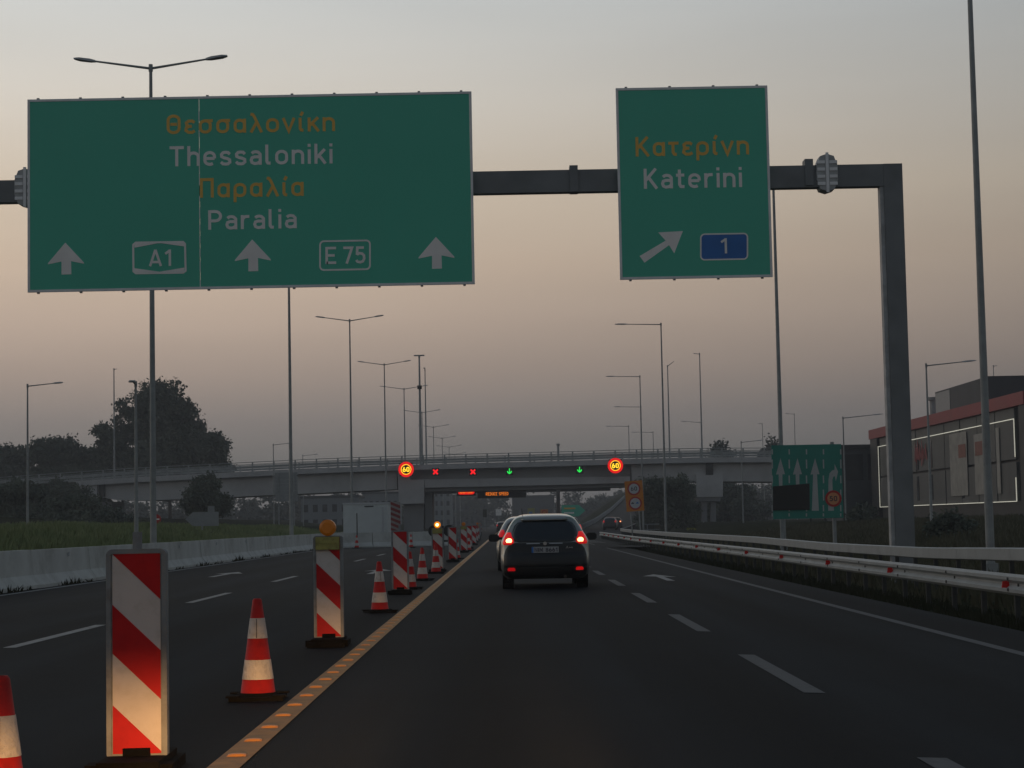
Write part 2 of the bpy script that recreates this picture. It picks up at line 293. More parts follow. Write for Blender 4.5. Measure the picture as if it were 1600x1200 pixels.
# ------------------------------------------------------------------ lettering: stroke alphabet of a road-sign face
def arc(cx, cy, rx, ry, a0, a1, n=8):
    return [(cx+rx*math.cos(R(a0+(a1-a0)*i/n)), cy+ry*math.sin(R(a0+(a1-a0)*i/n))) for i in range(n+1)]
def loop(x0, x1, y0, y1, r=None):
    r = min((x1-x0)/2, (y1-y0)/2) if r is None else r
    p = arc(x1-r, y1-r, r, r, 0, 90, 5)+arc(x0+r, y1-r, r, r, 90, 180, 5)+arc(x0+r, y0+r, r, r, 180, 270, 5)+arc(x1-r, y0+r, r, r, 270, 360, 5)
    return p+[p[0]]
o_ = loop(.07,.47,.07,.65)
def narch(r): return [(.07,.40)]+arc(.26,.46,.19,.19,180,0)+[(r,0)]
G = {
 'o':(.54,[o_]), 'e':(.53,[[(.12,.36),(.46,.36)],[(.46,.36)]+arc(.265,.46,.195,.195,0,180)+arc(.265,.26,.195,.195,180,310)]),
 's':(.48,[[(.42,.55),(.35,.64),(.25,.655),(.15,.64),(.08,.55),(.09,.44),(.18,.38),(.32,.34),(.41,.28),(.42,.16),(.34,.075),(.25,.065),(.14,.08),(.06,.17)]]),
 'h':(.52,[[(.07,0),(.07,1)],narch(.45)]), 'n':(.52,[[(.07,0),(.07,.72)],narch(.45)]),
 'a':(.50,[[(.09,.57),(.16,.64),(.25,.655),(.35,.63),(.43,.53),(.43,0)],[(.43,.40),(.2,.40),(.10,.36),(.065,.24),(.1,.12),(.2,.065),(.32,.08),(.43,.17)]]),
 'l':(.27,[[(.07,1),(.07,.16),(.11,.08),(.22,.07)]]), 'i':(.14,[[(.07,0),(.07,.72)],[(.07,.85),(.07,1)]]),
 'k':(.48,[[(.07,0),(.07,1)],[(.43,.72),(.1,.30)],[(.2,.42),(.45,0)]]),
 'K':(.58,[[(.07,0),(.07,1)],[(.51,1),(.09,.42)],[(.2,.57),(.54,0)]]), 'T':(.58,[[(0,.93),(.58,.93)],[(.29,.93),(.29,0)]]),
 'P':(.58,[[(.07,0),(.07,1)],[(.07,.93),(.3,.93)]+arc(.3,.69,.22,.24,90,-90)+[(.07,.45)]]),
 'r':(.38,[[(.07,0),(.07,.72)],[(.07,.42),(.10,.55),(.19,.64),(.36,.65)]]),
 't':(.36,[[(.14,.93),(.14,.18),(.19,.08),(.34,.07)],[(0,.65),(.34,.65)]]),
 'A':(.60,[[(.04,0),(.30,1)],[(.30,1),(.56,0)],[(.13,.25),(.47,.25)]]), '1':(.34,[[(.04,.74),(.25,.93)],[(.26,1),(.26,0)]]),
 'E':(.50,[[(.07,0),(.07,1)],[(.07,.93),(.48,.93)],[(.07,.5),(.42,.5)],[(.07,.07),(.48,.07)]]),
 '7':(.50,[[(.02,.93),(.46,.93),(.18,0)]]), '5':(.50,[[(.43,.93),(.10,.93),(.08,.5)],[(.08,.52),(.2,.6),(.33,.58),(.43,.47),(.44,.28),(.37,.12),(.24,.07),(.1,.1),(.04,.2)]]),
 '6':(.52,[loop(.07,.45,.07,.56),[(.07,.32),(.10,.55),(.30,1)]]), '0':(.52,[loop(.07,.45,.07,.93)]),
 '8':(.52,[loop(.07,.45,.07,.50),loop(.09,.43,.50,.93)]), '4':(.52,[[(.36,0),(.36,1),(.04,.25),(.5,.25)]]),
 'N':(.58,[[(.07,0),(.07,1),(.5,0),(.5,1)]]), 'I':(.14,[[(.07,0),(.07,1)]]), 'M':(.68,[[(.07,0),(.07,1),(.34,.3),(.6,1),(.6,0)]]),
 'R':(.56,[[(.07,0),(.07,.93),(.3,.93)]+arc(.3,.70,.2,.23,90,-90)+[(.07,.47)],[(.28,.47),(.5,0)]]),
 'D':(.56,[[(.07,.07),(.07,.93),(.25,.93)]+arc(.25,.5,.25,.43,90,-90)+[(.07,.07)]]), 'U':(.54,[[(.07,1),(.07,.27)]+arc(.27,.27,.2,.2,180,360)+[(.47,1)]]),
 'C':(.52,[[(.47,.8)]+arc(.27,.7,.2,.23,20,180)+arc(.27,.28,.2,.21,180,340)]), 'S':(.50,[[(.43,.8),(.33,.92),(.17,.92),(.07,.8),(.08,.62),(.25,.52),(.42,.42),(.43,.2),(.33,.08),(.17,.08),(.05,.2)]]),
 'Θ':(.58,[loop(.07,.51,.07,.93),[(.16,.5),(.42,.5)]]),
 'ε':(.45,[[(.42,.57),(.33,.65),(.18,.65),(.09,.56),(.11,.43),(.2,.38),(.31,.38)],[(.2,.38),(.09,.31),(.07,.17),(.17,.07),(.33,.07),(.43,.15)]]),
 'σ':(.57,[o_,[(.26,.65),(.57,.65)]]), 'α':(.52,[loop(.07,.44,.07,.65),[(.45,.72),(.45,0)]]),
 'λ':(.52,[[(.04,.95),(.13,.93),(.20,.80),(.48,0)],[(.29,.55),(.05,0)]]), 'ο':(.54,[o_]), 'ν':(.50,[[(.03,.72),(.25,.04),(.47,.72)]]),
 'ί':(.24,[[(.08,.72),(.08,.16),(.12,.08),(.21,.07)],[(.10,.82),(.19,1.02)]]), 'κ':(.47,[[(.07,0),(.07,.72)],[(.43,.72),(.1,.32)],[(.2,.42),(.45,0)]]),
 'η':(.52,[[(.07,0),(.07,.72)],narch(.45)]), 'Π':(.58,[[(.07,0),(.07,.93),(.51,.93),(.51,0)]]), 'ρ':(.54,[o_,[(.07,.36),(.07,-.26)]]),
 'τ':(.42,[[(0,.65),(.42,.65)],[(.19,.65),(.19,.18),(.24,.08),(.34,.07)]]), 'Κ':(.58,[[(.07,0),(.07,1)],[(.51,1),(.09,.42)],[(.2,.57),(.54,0)]]),
 ' ':(.25,[]), ':':(.2,[[(.1,.2),(.1,.34)],[(.1,.6),(.1,.74)]]), '.':(.2,[[(.1,0),(.1,.14)]]),
}
def ribbon(mb, pts, hw, y, T, th=.004):
    """flat stroke of half-width hw along 2D pts with mitred joints; T maps (u,v)->(x,z)"""
    P = []
    for p in pts:
        q = Vector(T(*p))
        if not P or (q-P[-1]).length > 2e-4: P.append(q)
    n = len(P); closed = (P[0]-P[-1]).length < 1e-6
    Lf, Rt = [], []
    for i in range(n):
        a = P[i]-P[i-1] if i > 0 else (P[0]-P[-2] if closed else None)
        b = P[i+1]-P[i] if i < n-1 else (P[1]-P[0] if closed else None)
        if a is None: a = b
        if b is None: b = a
        a = a.normalized(); b = b.normalized(); t = (a+b)
        if t.length < 1e-4: t = a
        t.normalize(); nm = Vector((-t.y, t.x)); k = hw/max(.45, nm.dot(Vector((-a.y, a.x))))
        Lf.append(P[i]+nm*k); Rt.append(P[i]-nm*k)
    vs = [(p.x, y, p.y) for p in Lf]+[(p.x, y, p.y) for p in Rt]+[(p.x, y+th, p.y) for p in Lf]+[(p.x, y+th, p.y) for p in Rt]
    fs = []
    for i in range(n-1):
        fs += [(i,n+i,n+i+1,i+1),(i,i+1,2*n+i+1,2*n+i),(n+i,3*n+i,3*n+i+1,n+i+1)]
    fs += [(0,2*n,3*n,n),(n-1,2*n-1,4*n-1,3*n-1)]
    mb.add(vs, fs)
def text(name, s, x0, x1, z, h, y, material, parent, sw=.145, gap=.13, th=.006, slant=0):
    adv = sum(G[c][0]+gap for c in s)-gap; kx = (x1-x0)/adv; mb = MB(); u = 0; k = 0
    for c in s:
        w, st = G[c]
        for q in st:
            ribbon(mb, q, sw*min(kx, h)/2, y-th-(k % 3)*.0009, lambda a, b: (x0+(u+a+slant*b)*kx, z+b*h), th); k += 1
        u += w+gap
    return mb.build(name, material, parent)

# ------------------------------------------------------------------ setting: terrain, road
def lerp_pts(pts, t, k=0):
    if t <= pts[0][k]: return pts[0]
    for a, b in zip(pts, pts[1:]):
        if t <= b[k]:
            f = (t-a[k])/(b[k]-a[k]); return tuple(x+(y-x)*f for x, y in zip(a, b))
    return pts[-1]
RAMP = [(100,4.2,-.12),(130,5.2,-.16),(160,6.6,-.16),(200,9.0,-.1),(250,13.0,.25),(300,17.5,1.3),(360,23.0,3.2),(450,31.0,6.6),(600,45,11)]
def roadz(x): return 0 if x < 2 else -.04*(x-2)
def sstep(a, b, x):
    t = min(1, max(0, (x-a)/(b-a))); return t*t*(3-2*t)
def gz(x, y):
    nz = noise.noise(Vector((x*.08, y*.05, 0)))
    if x < -11.35:
        d = -11.35-x
        z = .25*sstep(0, 1, d)+1.0*sstep(1, 10, d)+1.6*sstep(16, 40, d)*sstep(90, 170, y)+nz*.25*sstep(1, 8, d)
    elif x > 6.25:
        d = x-6.25
        z = -.22-.14*sstep(0, 1.5, d)+1.15*sstep(7, 22, d)+nz*.22*sstep(4, 14, d)
    else:
        return roadz(x)-.06
    if x > 0 and y > 105:
        _, rx, rz = lerp_pts(RAMP, y); dd = abs(x-rx); k = 1-sstep(3.6, 3.6+max(3, rz*2.2), dd)
        if x > rx: k = 1-sstep(3.8, 12+rz*2, dd)
        z = z*(1-k)+(rz-.12)*k
    return z
xs = [-900,-500,-250,-140,-90,-70]+[-55+i*1.8 for i in range(24)]+[-11.9,-11.36,-11.34,2,6.24,6.26,6.8]+[7.4+i*1.3 for i in range(40)]+[65,80,110,180,350,600,1000]
ys = [-60,-20,0]+[10+i*4 for i in range(50)]+[215+i*8 for i in range(50)]+[640,720,850,1100,1600,3000]
vs = [(x,y,gz(x,y)) for y in ys for x in xs]; n = len(xs)
g = MB().add(vs, [(j*n+i,j*n+i+1,(j+1)*n+i+1,(j+1)*n+i) for j in range(len(ys)-1) for i in range(n-1)])
tag(g.build('ground', M['verge'], smooth=True), kind='structure')
rd = MB(); rys = [-30,0,30,60,90,120,200,400,900,1600]; rx_ = [-11.3,-4,2,6.3]
rd.add([(x,y,roadz(x)) for y in rys for x in rx_], [(j*4+i,j*4+i+1,(j+1)*4+i+1,(j+1)*4+i) for j in range(len(rys)-1) for i in range(3)])
tag(rd.build('road', M['asphalt']), kind='structure')
rp = MB(); ryy = [100+i*10 for i in range(50)]
vs = []
for y in ryy:
    _, x, z = lerp_pts(RAMP, y); vs += [(x-3.3,y,z+.02), (x+3.3,y,z+.02)]
rp.add(vs, [(2*i,2*i+1,2*i+3,2*i+2) for i in range(len(ryy)-1)])
tag(rp.build('exit_ramp_road', M['asphalt']), kind='structure')
# painted lines: every dash its own piece of the road markings
def strip(name, x0, x1, y0, y1, material, dz=.004, seg=1, parent=None):
    mb = MB(); vs = []
    for i in range(seg+1):
        y = y0+(y1-y0)*i/seg; vs += [(x0,y,roadz(x0)+dz),(x1,y,roadz(x1)+dz)]
    mb.add(vs, [(2*i,2*i+1,2*i+3,2*i+2) for i in range(seg)])
    o = mb.build(name, material, parent)
    if parent is None: tag(o, kind='structure')
    return o
strip('edge_line', 5.02, 5.18, 2, 128, M['paintworn'], seg=4)
strip('edge_line', -10.45, -10.3, 5, 108, M['paint'], seg=3)
lane_a = tag(thing('lane_line', None, None), kind='structure')
lane_b = tag(thing('lane_line', None, None), kind='structure')
for k in range(18): strip('dash', 2.14, 2.30, 6.2+8*k, 10.3+8*k, M['paintworn'], parent=lane_a)
for k in range(8): strip('dash', -5.65, -5.5, 21.5+12*k, 26.3+12*k, M['paint'], parent=lane_b)
def lane_arrow(x, y):
    mb = MB(); f = lambda a, b: (x+a, y+b, roadz(x+a)+.005)
    mb.add([f(-.09,0),f(.09,0),f(.09,3.2),f(-.09,3.2)], [(0,1,2,3)]); mb.add([f(-.4,3.2),f(.4,3.2),f(0,5.2)], [(0,1,2)])
    tag(mb.build('lane_arrow', M['paint']), kind='structure')
lane_arrow(3.55, 42.5); lane_arrow(-7.9, 51); lane_arrow(-3.7, 51)
# chevron hatching where the exit leaves
mb = MB()
for k in range(5):
    y = 126+k*5; mb.add([(5.1,y,roadz(5.1)+.03),(5.1,y+1,roadz(5.1)+.03),(6.2,y-1.6,roadz(5.1)+.03),(6.2,y-2.6,roadz(5.1)+.03)], [(3,2,1,0)])
tag(mb.build('gore_hatching', M['paint']), kind='structure')
# temporary orange marking with raised studs
tape = tag(thing('temporary_lane_marking', None, None, (-1.55,0,0)), kind='structure')
mb = MB(); mb.add([(-.09,2,.006),(.09,2,.006),(.09,300,.006),(-.09,300,.006)], [(0,1,2,3)]); mb.build('orange_tape_strip', M['tape'], tape)
sb = MB()
vs = []
nn = 8
for j, (yy, hh) in enumerate([(-.05,0),(-.028,.012),(0,.016),(.028,.012),(.05,0)]):
    for i in range(nn+1):
        a = pi*i/nn; vs.append((-.054*math.cos(a), yy, hh*math.sin(a)**.5 if 0 < i < nn else 0))
sb.add(vs, [(j*(nn+1)+i,j*(nn+1)+i+1,(j+1)*(nn+1)+i+1,(j+1)*(nn+1)+i) for j in range(4) for i in range(nn)])
st0 = sb.build('stud', M['stud'], tape, loc=(0, 8.65, .007))
for k in range(1, 230):
    c = st0.copy(); col.objects.link(c); c.location = (random.uniform(-.006,.006), 8.65+.75*k, .007)

# ------------------------------------------------------------------ concrete median barrier
bt = thing('concrete_barrier', 'grey concrete median barrier along the grass at the left road edge', 'barrier', (-11, 0, 0))
prof = [(-.30,0),(.30,0),(.30,.08),(.14,.30),(.09,.87),(-.09,.87),(-.14,.30),(-.30,.08)]
seg0 = MB().sweep([(0,.012,0),(0,1.5,0),(0,3,0),(0,4.5,0),(0,5.988,0)], prof).build('barrier_segment', M['concrete'], bt, loc=(0,20,0))
for k in range(1, 18):
    c = seg0.copy(); col.objects.link(c); c.location = (random.uniform(-.012,.012), 20+6*k, random.uniform(-.008,.01))
mbv = MB()
for k in range(12): mbv.box(.05,.11, 26.95+8*k,27.05+8*k, .62,.70)
for k in range(12):
    o = MB().box(.118,.15,-.04,.04,-.05,.05).build('reflector', M['panelwhite'], bt, loc=(-.0,31.6+8*k,.72))
b2 = thing('concrete_barrier', 'row of concrete barrier blocks across the closed lanes in front of the grey container', 'barrier', (-10.4, 113, 0), R(-75))
for k in range(3):
    MB().sweep([(0,0.02,0),(0,1.2,0),(0,2.38,0)], prof).build('barrier_segment', M['concrete'], b2, loc=(0,2.4*k,0))

# ------------------------------------------------------------------ crash barriers on the right
W_PROF = [(-.04,.31),(-.085,.27),(-.085,.22),(-.02,.17),(-.02,.14),(-.085,.09),(-.085,.04),(-.04,0),(-.032,0),(-.077,.045),(-.077,.088),(-.012,.138),(-.012,.172),(-.077,.222),(-.077,.268),(-.032,.31)]
BOX_PROF = [(-.05,.31),(-.09,.29),(-.09,.09),(-.05,.07),(.0,.07),(.0,.31)]
def guardrail(label, pts, zt=.72, spacing=2.0, refl=None, first=0, wav=.0, prof=None):
    t = thing('guardrail', label, 'guardrail')
    # resample in 4 m sections
    P = [Vector(p) for p in pts]; out = [P[0]]; 
    tot = 0; cum = [0]
    for a, b in zip(P, P[1:]): tot += (b-a).length; cum.append(tot)
    def pt(s):
        s = min(max(s, 0), tot)
        for i in range(len(P)-1):
            if s <= cum[i+1]: return P[i].lerp(P[i+1], (s-cum[i])/(cum[i+1]-cum[i]))
        return P[-1]
    nseg = int(tot//4)
    for k in range(nseg):
        q = [pt(4*k+i) + Vector((0,0,zt-.31)) for i in (0, 2, 4)]
        o0 = q[0].copy(); dz = random.uniform(-wav, wav)
        sg = MB().sweep([p-o0 for p in (q[0], q[1], q[2]+(q[2]-q[1])*.02)], prof or W_PROF).build('rail_section', M['railsteel'], t, loc=o0+Vector((0,0,.0012*(k % 2)+dz)))
    p0 = MB().box(-.01,.07,-.03,.03,-.5,zt-.06).build('post', M['postdark'], t, loc=pt(.4))
    s = .4+spacing
    while s < tot:
        c = p0.copy(); col.objects.link(c); c.location = pt(s); s += spacing
    if refl:
        b0 = None
        for k in range(nseg):
            for dx, dz_ in ((.0,.155),(.35,.235),(.35,.075)):
                q = pt(4*k+.1+dx)+Vector((-.025 if dz_ == .155 else -.088,0,zt-.31+dz_))
                if b0 is None: b0 = MB().box(-.012,.012,-.022,.022,-.022,.022).build('bolt', M['postdark'], t, loc=q)
                else:
                    c = b0.copy(); col.objects.link(c); c.location = q
    if refl:
        r0 = None
        for s in refl:
            p = pt(s)+Vector((-.10,0,zt-.31+.155))
            if r0 is None: r0 = MB().box(-.012,.02,-.012,.012,-.045,.045).add([(-.045,-.015,-.055),(.075,-.015,-.055),(.06,-.015,.045),(-.03,-.015,.045),(-.045,.006,-.055),(.075,.006,-.055),(.06,.006,.045),(-.03,.006,.045)],[(0,1,2,3),(7,6,5,4),(0,4,5,1),(1,5,6,2),(2,6,7,3),(3,7,4,0)]).build('reflector', M['reflector'], t, loc=p)
            else:
                c = r0.copy(); col.objects.link(c); c.location = p
    return t
guardrail('front steel crash barrier with red reflectors beside the right edge line', [(7.45,12,-.33),(7.4,60,-.33),(7.15,110,-.33),(7.4,156,-.3)],
          refl=[16.6, 25.2, 32.4, 39.9, 47.5, 55, 62.5, 70, 77.5, 85, 92.5, 100, 107, 114, 121, 128, 135])
guardrail('rear steel crash barrier behind the front one, passing the gantry post', [(8.95,14,.02),(8.95,30,.0),(8.9,41,-.13),(8.9,53,-.16),(8.9,69,-.10),(8.9,100,-.12),(8.9,135,-.10),(9.6,165,-.1),(12.9,205,0),(17,250,.4)], prof=BOX_PROF)

# ------------------------------------------------------------------ traffic cones
def make_cone():
    t = thing('traffic_cone', '', 'traffic cone', (0,0,0), 0, 'traffic cones along the closed lane')
    H = .75; r = lambda z: .137-(.137-.033)*z/H
    def ring(a, b, e=0): return [(r(a)+e, a), (r(b)+e, b)]
    m = MB().lathe([(.137,.035)]+ring(.035,.15)+ring(.15,.30)+ring(.30,.45)+ring(.45,H-.012)+[(.026,H),(.018,H)], 24); m.build('body', M['conered'], t, smooth=True)
    MB().lathe(ring(.153,.297,.0025), 24).build('reflective_sleeve', M['sleeve'], t, smooth=True)
    MB().lathe(ring(.455,.605,.0025), 24).build('reflective_sleeve', M['sleeve'], t, smooth=True)
    b = MB().box(-.2,.2,-.2,.2,0,.03)
    for sx in (-1, 1):
        for sy in (-1, 1): b.box(sx*.17-.05,sx*.17+.05,sy*.17-.05,sy*.17+.05,.0305,.045)
    b.lathe([(.165,.03),(.15,.05),(.139,.055)], 24); b.build('base', M['rubber'], t)
    MB().bar((0,-.0872,.46),(0,-.0655,.60),.004,.003).build('sleeve_seam', M['rubber'], t)
    return t
cone0 = make_cone()
cones = [(-1.90,7.2,'nearest traffic cone, cut by the left picture edge beside the first striped board'),
         (-1.90,14.5,'traffic cone standing alone between the first and second striped boards'),
         (-1.92,28.4,'traffic cone between the second and third striped boards'),
         (-1.98,38.3,'traffic cone half hidden directly behind the third striped board'),
         (-2.0,44.2,'traffic cone between the third and fourth striped boards'),
         (-1.92,50.3,'traffic cone touching the foot of the fourth striped board in front'),
         (-1.9,70,'small traffic cone just beyond the fifth striped board'),
         (-1.92,91,'small traffic cone just beyond the sixth striped board'),
         (-5.5,108,'traffic cone alone on the closed lane in front of the concrete blocks'),
         (-8.7,110,'traffic cone with a thin dark rod in front of the grey container'),
         (-3.2,160,'farthest traffic cone near the end of the row of boards')]
for i, (x, y, lb) in enumerate(cones):
    if i == 0: cone0.location = (x, y, .0); cone0['label'] = lb; cone0.rotation_euler.z = .2
    else: dup(cone0, (x, y, .0), random.uniform(-.4,.4), lb)
tag(MB().tube((0,0,0),(0,0,2.0),.035,.03,8).build('marker_rod', M['black'], loc=(-8.72,110.6,.0)), 'thin dark upright rod behind a cone before the grey container', 'rod')

# ------------------------------------------------------------------ striped delineator boards
def make_board(beacon=None):
    t = thing('delineator_board', '', 'barrier board', (0,0,0), 0, 'red and white striped boards closing the lane')
    w, z0, z1 = .127, .10, 1.155; h = z1-z0
    # frame: rounded outline slab behind the face
    def rr(hw, a, b, r, cut=0):
        p = arc(hw-r, b-r, r, r, 0, 90, 5)+arc(-hw+r, b-r, r, r, 90, 180, 5)
        p += arc(-hw+r, a+r, r, r, 180, 270, 3)
        if cut: p += [(-.07, a-cut), (.07, a-cut)]
        p += arc(hw-r, a+r, r, r, 270, 360, 3); return p
    fr = MB().prism(rr(.160, z0-.035, z1+.022, .03, .03), -.02, .045)
    fr.build('frame', M['frame'], t)
    rim = MB(); ribbon(rim, loop(-.147,.147,z0-.022,z1+.012,.022), .0125, -.030, lambda a, b: (a, b), .0095); rim.build('frame_rim', M['frame'], t)
    # stripes: period four bands across the face, falling to the right
    bh = h/4.12; dz = .245
    MB().prism([(-w,z0),(w,z0),(w,z1),(-w,z1)], -.0225, -.0204).build('face', M['white'], t)
    def band(a, b):   # left-edge heights from top a..b, clipped to the board
        zt, zb = z1-a*bh, z1-b*bh
        poly = [(-w,zt),(w,zt-dz),(w,zb-dz),(-w,zb)]
        def clip(poly, f, ix):
            out = []
            for p, q in zip(poly, poly[1:]+poly[:1]):
                if f(p) >= 0: out.append(p)
                if f(p)*f(q) < 0:
                    k = f(p)/(f(p)-f(q)); out.append((p[0]+(q[0]-p[0])*k, p[1]+(q[1]-p[1])*k))
            return out
        poly = clip(poly, lambda p: z1-p[1], 0); poly = clip(poly, lambda p: p[1]-z0, 0)
        MB().prism(poly, -.0245, -.0227).build('stripe', M['red'], t)
    band(-1, .0); band(1.05, 2.06); band(3.12, 4.3)
    MB().box(-.022,.022,.0,.045,z1+.0225,z1+.115).build('post_top', M['frame'], t)
    b = MB().box(-.2,.2,-.38,.38,0,.055).box(-.16,.16,-.33,.33,.0555,.09).box(-.07,.07,-.06,.09,.0905,.13)
    for sx in (-1,1): b.box(sx*.19-.035,sx*.19+.035,-.3,-.15,.01,.075)
    b.build('rubber_foot', M['rubber'], t)
    if beacon:
        l = MB().tube((0,-.055,z1+.11),(0,.035,z1+.11),.088,.088,24); l.tube((0,-.075,z1+.11),(0,-.055,z1+.11),.06,.088,24)
        lo = l.build('warning_lamp', M['beaconlit' if beacon == 'lit' else 'beacon'], t, smooth=False)
        if beacon == 'lit': MB().tube((0,-.085,z1+.11),(0,-.0755,z1+.11),.035,.035,12).build('bulb', M['beaconcore'], lo)
        MB().box(-.13,.125,-.06,-.026,z1-.125,z1+.012).box(-.12,.115,-.068,-.0605,z1-.06,z1-.05).build('battery_box', M['battery'], t)
    return t
bd0 = make_board(); bd1 = make_board('off'); bd2 = make_board('lit')
used = set()
def put_board(kind, x, y, rz, lb):
    src = {0: bd0, 1: bd1, 2: bd2}[kind]
    if kind not in used: used.add(kind); src.location = (x, y, 0); src.rotation_euler.z = rz; src['label'] = lb
    else: dup(src, (x, y, 0), rz, lb)
ordn = ['first','second','third','fourth','fifth','sixth','seventh','eighth','ninth','tenth','eleventh','twelfth','thirteenth','fourteenth','fifteenth','sixteenth','seventeenth','eighteenth']
bds = [(0,-1.99,10.3,.03),(1,-1.955,20.8,0),(0,-2.03,35.8,.02),(2,-1.93,52,-.04),(0,-1.91,65,.02),(1,-2.02,86,.03),(0,-2.05,99,-.08),(0,-2.12,116,.05),
       (0,-2.25,131,0),(1,-2.4,147,.1),(0,-2.6,162,-.06),(0,-2.8,178,0),(0,-3.0,194,.05),(0,-3.2,210,0),(0,-3.45,228,.03),(1,-3.7,246,0),(0,-3.9,266,.02)]
exl = {0:'largest striped board, nearest to the camera at lower left', 1:'second striped board, with an unlit amber warning lamp and yellow battery box',
       2:'third striped board, plain without lamp, right of the grey container', 3:'fourth striped board, carrying the glowing amber warning lamp',
       5:'sixth striped board, with a small dull amber lamp on top'}
for i, (k, x, y, rz) in enumerate(bds):
    put_board(k, x, y, rz, exl.get(i, f'{ordn[i]} striped board from the camera in the row along the orange line'))

# ------------------------------------------------------------------ sign gantry
YG = 46.0; SG = YG/34
PXM = YG/3000
gp = thing('sign_gantry', 'dark steel portal gantry spanning the road and carrying two green signs', 'gantry', (0, YG+.35, 0))
bz = at(900,280,YG).z
xr0, xr1 = at(1384,300,YG).x, at(1412,252,YG).x
zb, ztp = bz-.20*SG, bz+.20*SG
MB().box(-16.4, xr0-.003, -.16, .16, zb, ztp).build('beam', M['gantry'], gp)
MB().box(xr0, xr1, -.165, .165, -.4, ztp+.004).build('post', M['gantry'], gp)
MB().box(-16.9, -16.403, -.165, .165, -.4, ztp+.004).build('post', M['gantry'], gp)
MB().box(xr0-.10, xr0-.003, -.13, .13, -.4, zb-.004).build('post_edge', M['gantry_side'], gp)  # light on the post's side face, put into a paler colour
for px, py in ((37,291),(1294,268)):
    c = at(px,py,YG)
    f = MB(); oct_ = [(.20,-.13),(.20,.13),(.13,.30),(-.0,.34),(-.13,.30),(-.20,.13),(-.20,-.13),(-.13,-.30),(.0,-.34),(.13,-.30)]
    f.prism([(c.x+a*.95*SG, c.z+b*SG) for a, b in oct_], -.23, .23)
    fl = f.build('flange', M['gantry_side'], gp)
    MB().box(c.x-.035,c.x+.035,-.262,-.2335,c.z-.36*SG,c.z+.36*SG).build('flange_plate', M['aluminium'], fl)
    for s in (-1,1):
        for z in (-.2,-.07,.06,.19): MB().box(c.x+(s*.11-.07)*SG,c.x+(s*.11+.07)*SG,-.25,-.2335,c.z+(z-.028)*SG,c.z+(z+.028)*SG).build('gusset', M['aluminium'], fl)
for px, py in ((897,277),(1266,267)):
    c = at(px,py,YG); MB().box(c.x-.10,c.x+.10,-.2,.2,c.z-.24*SG,c.z+.24*SG).build('clamp', M['gantry'], gp)

def big_sign(label, x0, x1, zb_, zt_, seam=None):
    t = thing('road_sign', label, 'road sign', ((x0+x1)/2, YG, zb_)); w = (x1-x0)/2; h = zt_-zb_
    t['_w'] = w
    s = .06
    if seam is None: MB().box(-w+s,w-s,-.02,.03,s,h-s).build('panel', M['signgreen'], t)
    else:
        sx = seam-(x0+x1)/2
        MB().box(-w+s,sx-.006,-.02,.03,s,h-s).build('panel', M['signgreen'], t)
        MB().box(sx+.006,w-s,-.02,.03,s,h-s).build('panel', M['signgreen'], t)
        sm = MB(); z = s
        while z < h-s-.1:
            MB().box(sx-.010,sx+.010,-.0235,-.0205,z,z+random.uniform(.10,.30)).build('seam_light', M['signwhite'], t); z += random.uniform(.3,.5)  # pale dashes draw the light leaking through the seam
    fr = MB(); fr.box(-w,w,-.03,.04,0,s-.002).box(-w,w,-.03,.04,h-s+.002,h).box(-w,-w+s-.002,-.03,.04,s-.001,h-s+.001).box(w-s+.002,w,-.03,.04,s-.001,h-s+.001)
    fr.build('frame', M['aluminium'], t)
    nb = max(2, int(w*2/1.05))
    for k in range(nb+1):
        x = -w+.25+(2*w-.5)*k/nb
        MB().box(x-.03,x+.03,-.01,.05,h+.001,h+.035).build('bracket', M['gantry'], t)
        MB().box(x-.03,x+.03,-.01,.05,-.035,-.001).build('bracket', M['gantry'], t)
    bk = MB()
    for k in range(3):
        z = h*(.2+.3*k); bk.box(-w+.1,w-.1,.0305,.09,z-.04,z+.04)
    bk.build('back_rail', M['gantry'], t)
    return t
A = at(42,153,YG); B = at(742,445,YG); BL = at(44,456,YG)
t1 = big_sign('wide green motorway sign reading Thessaloniki and Paralia with three up arrows', A.x+.02, B.x, (B.z+BL.z)/2, (A.z+at(737,146,YG).z)/2, at(312,300,YG).x)
C_, D_ = at(960,139,YG), at(1208,432,YG)
t2 = big_sign('narrow green motorway sign reading Katerini with an arrow to the right', C_.x+.03, D_.x-.01, (D_.z+at(965,438,YG).z)/2, (C_.z+at(1202,133,YG).z)/2)
def on(t, px, py):
    p = at(px,py,YG-.03)-t.location; return p.x, p.z
def sign_text(t, s, pl, pr, hpx, m_, nm='lettering'):
    x0, z0 = on(t, *pl); x1, _ = on(t, *pr); text(nm, s, x0, x1, z0, hpx*PXM, -.0205, m_, t, sw=.15)
sign_text(t1, 'Θεσσαλονίκη', (260,209.5), (524,205), 31, M['signyellow'])
sign_text(t1, 'Thessaloniki', (265,260), (520,256), 32, M['signwhite'])
sign_text(t1, 'Παραλία', (312,309), (475,306), 31, M['signyellow'])
sign_text(t1, 'Paralia', (325,359), (464,356), 31, M['signwhite'])
sign_text(t1, 'A1', (233,416), (268,415), 26, M['signwhite'])
sign_text(t1, 'E', (508,412.5), (526,412), 27, M['signwhite']); sign_text(t1, '75', (536,412), (571,411.5), 27, M['signwhite'])
sign_text(t2, 'Κατερίνη', (993,244.5), (1171,241.5), 31, M['signyellow'])
sign_text(t2, 'Katerini', (1006,295), (1160,291.5), 32, M['signwhite'])
sign_text(t2, '1', (1126,396), (1137,395.5), 24, M['signwhite'])
def poly_on(t, pts, name, m_, y0=-.026, y1=-.0205):
    return MB().prism([on(t, *p) for p in pts], y0, y1).build(name, m_, t)
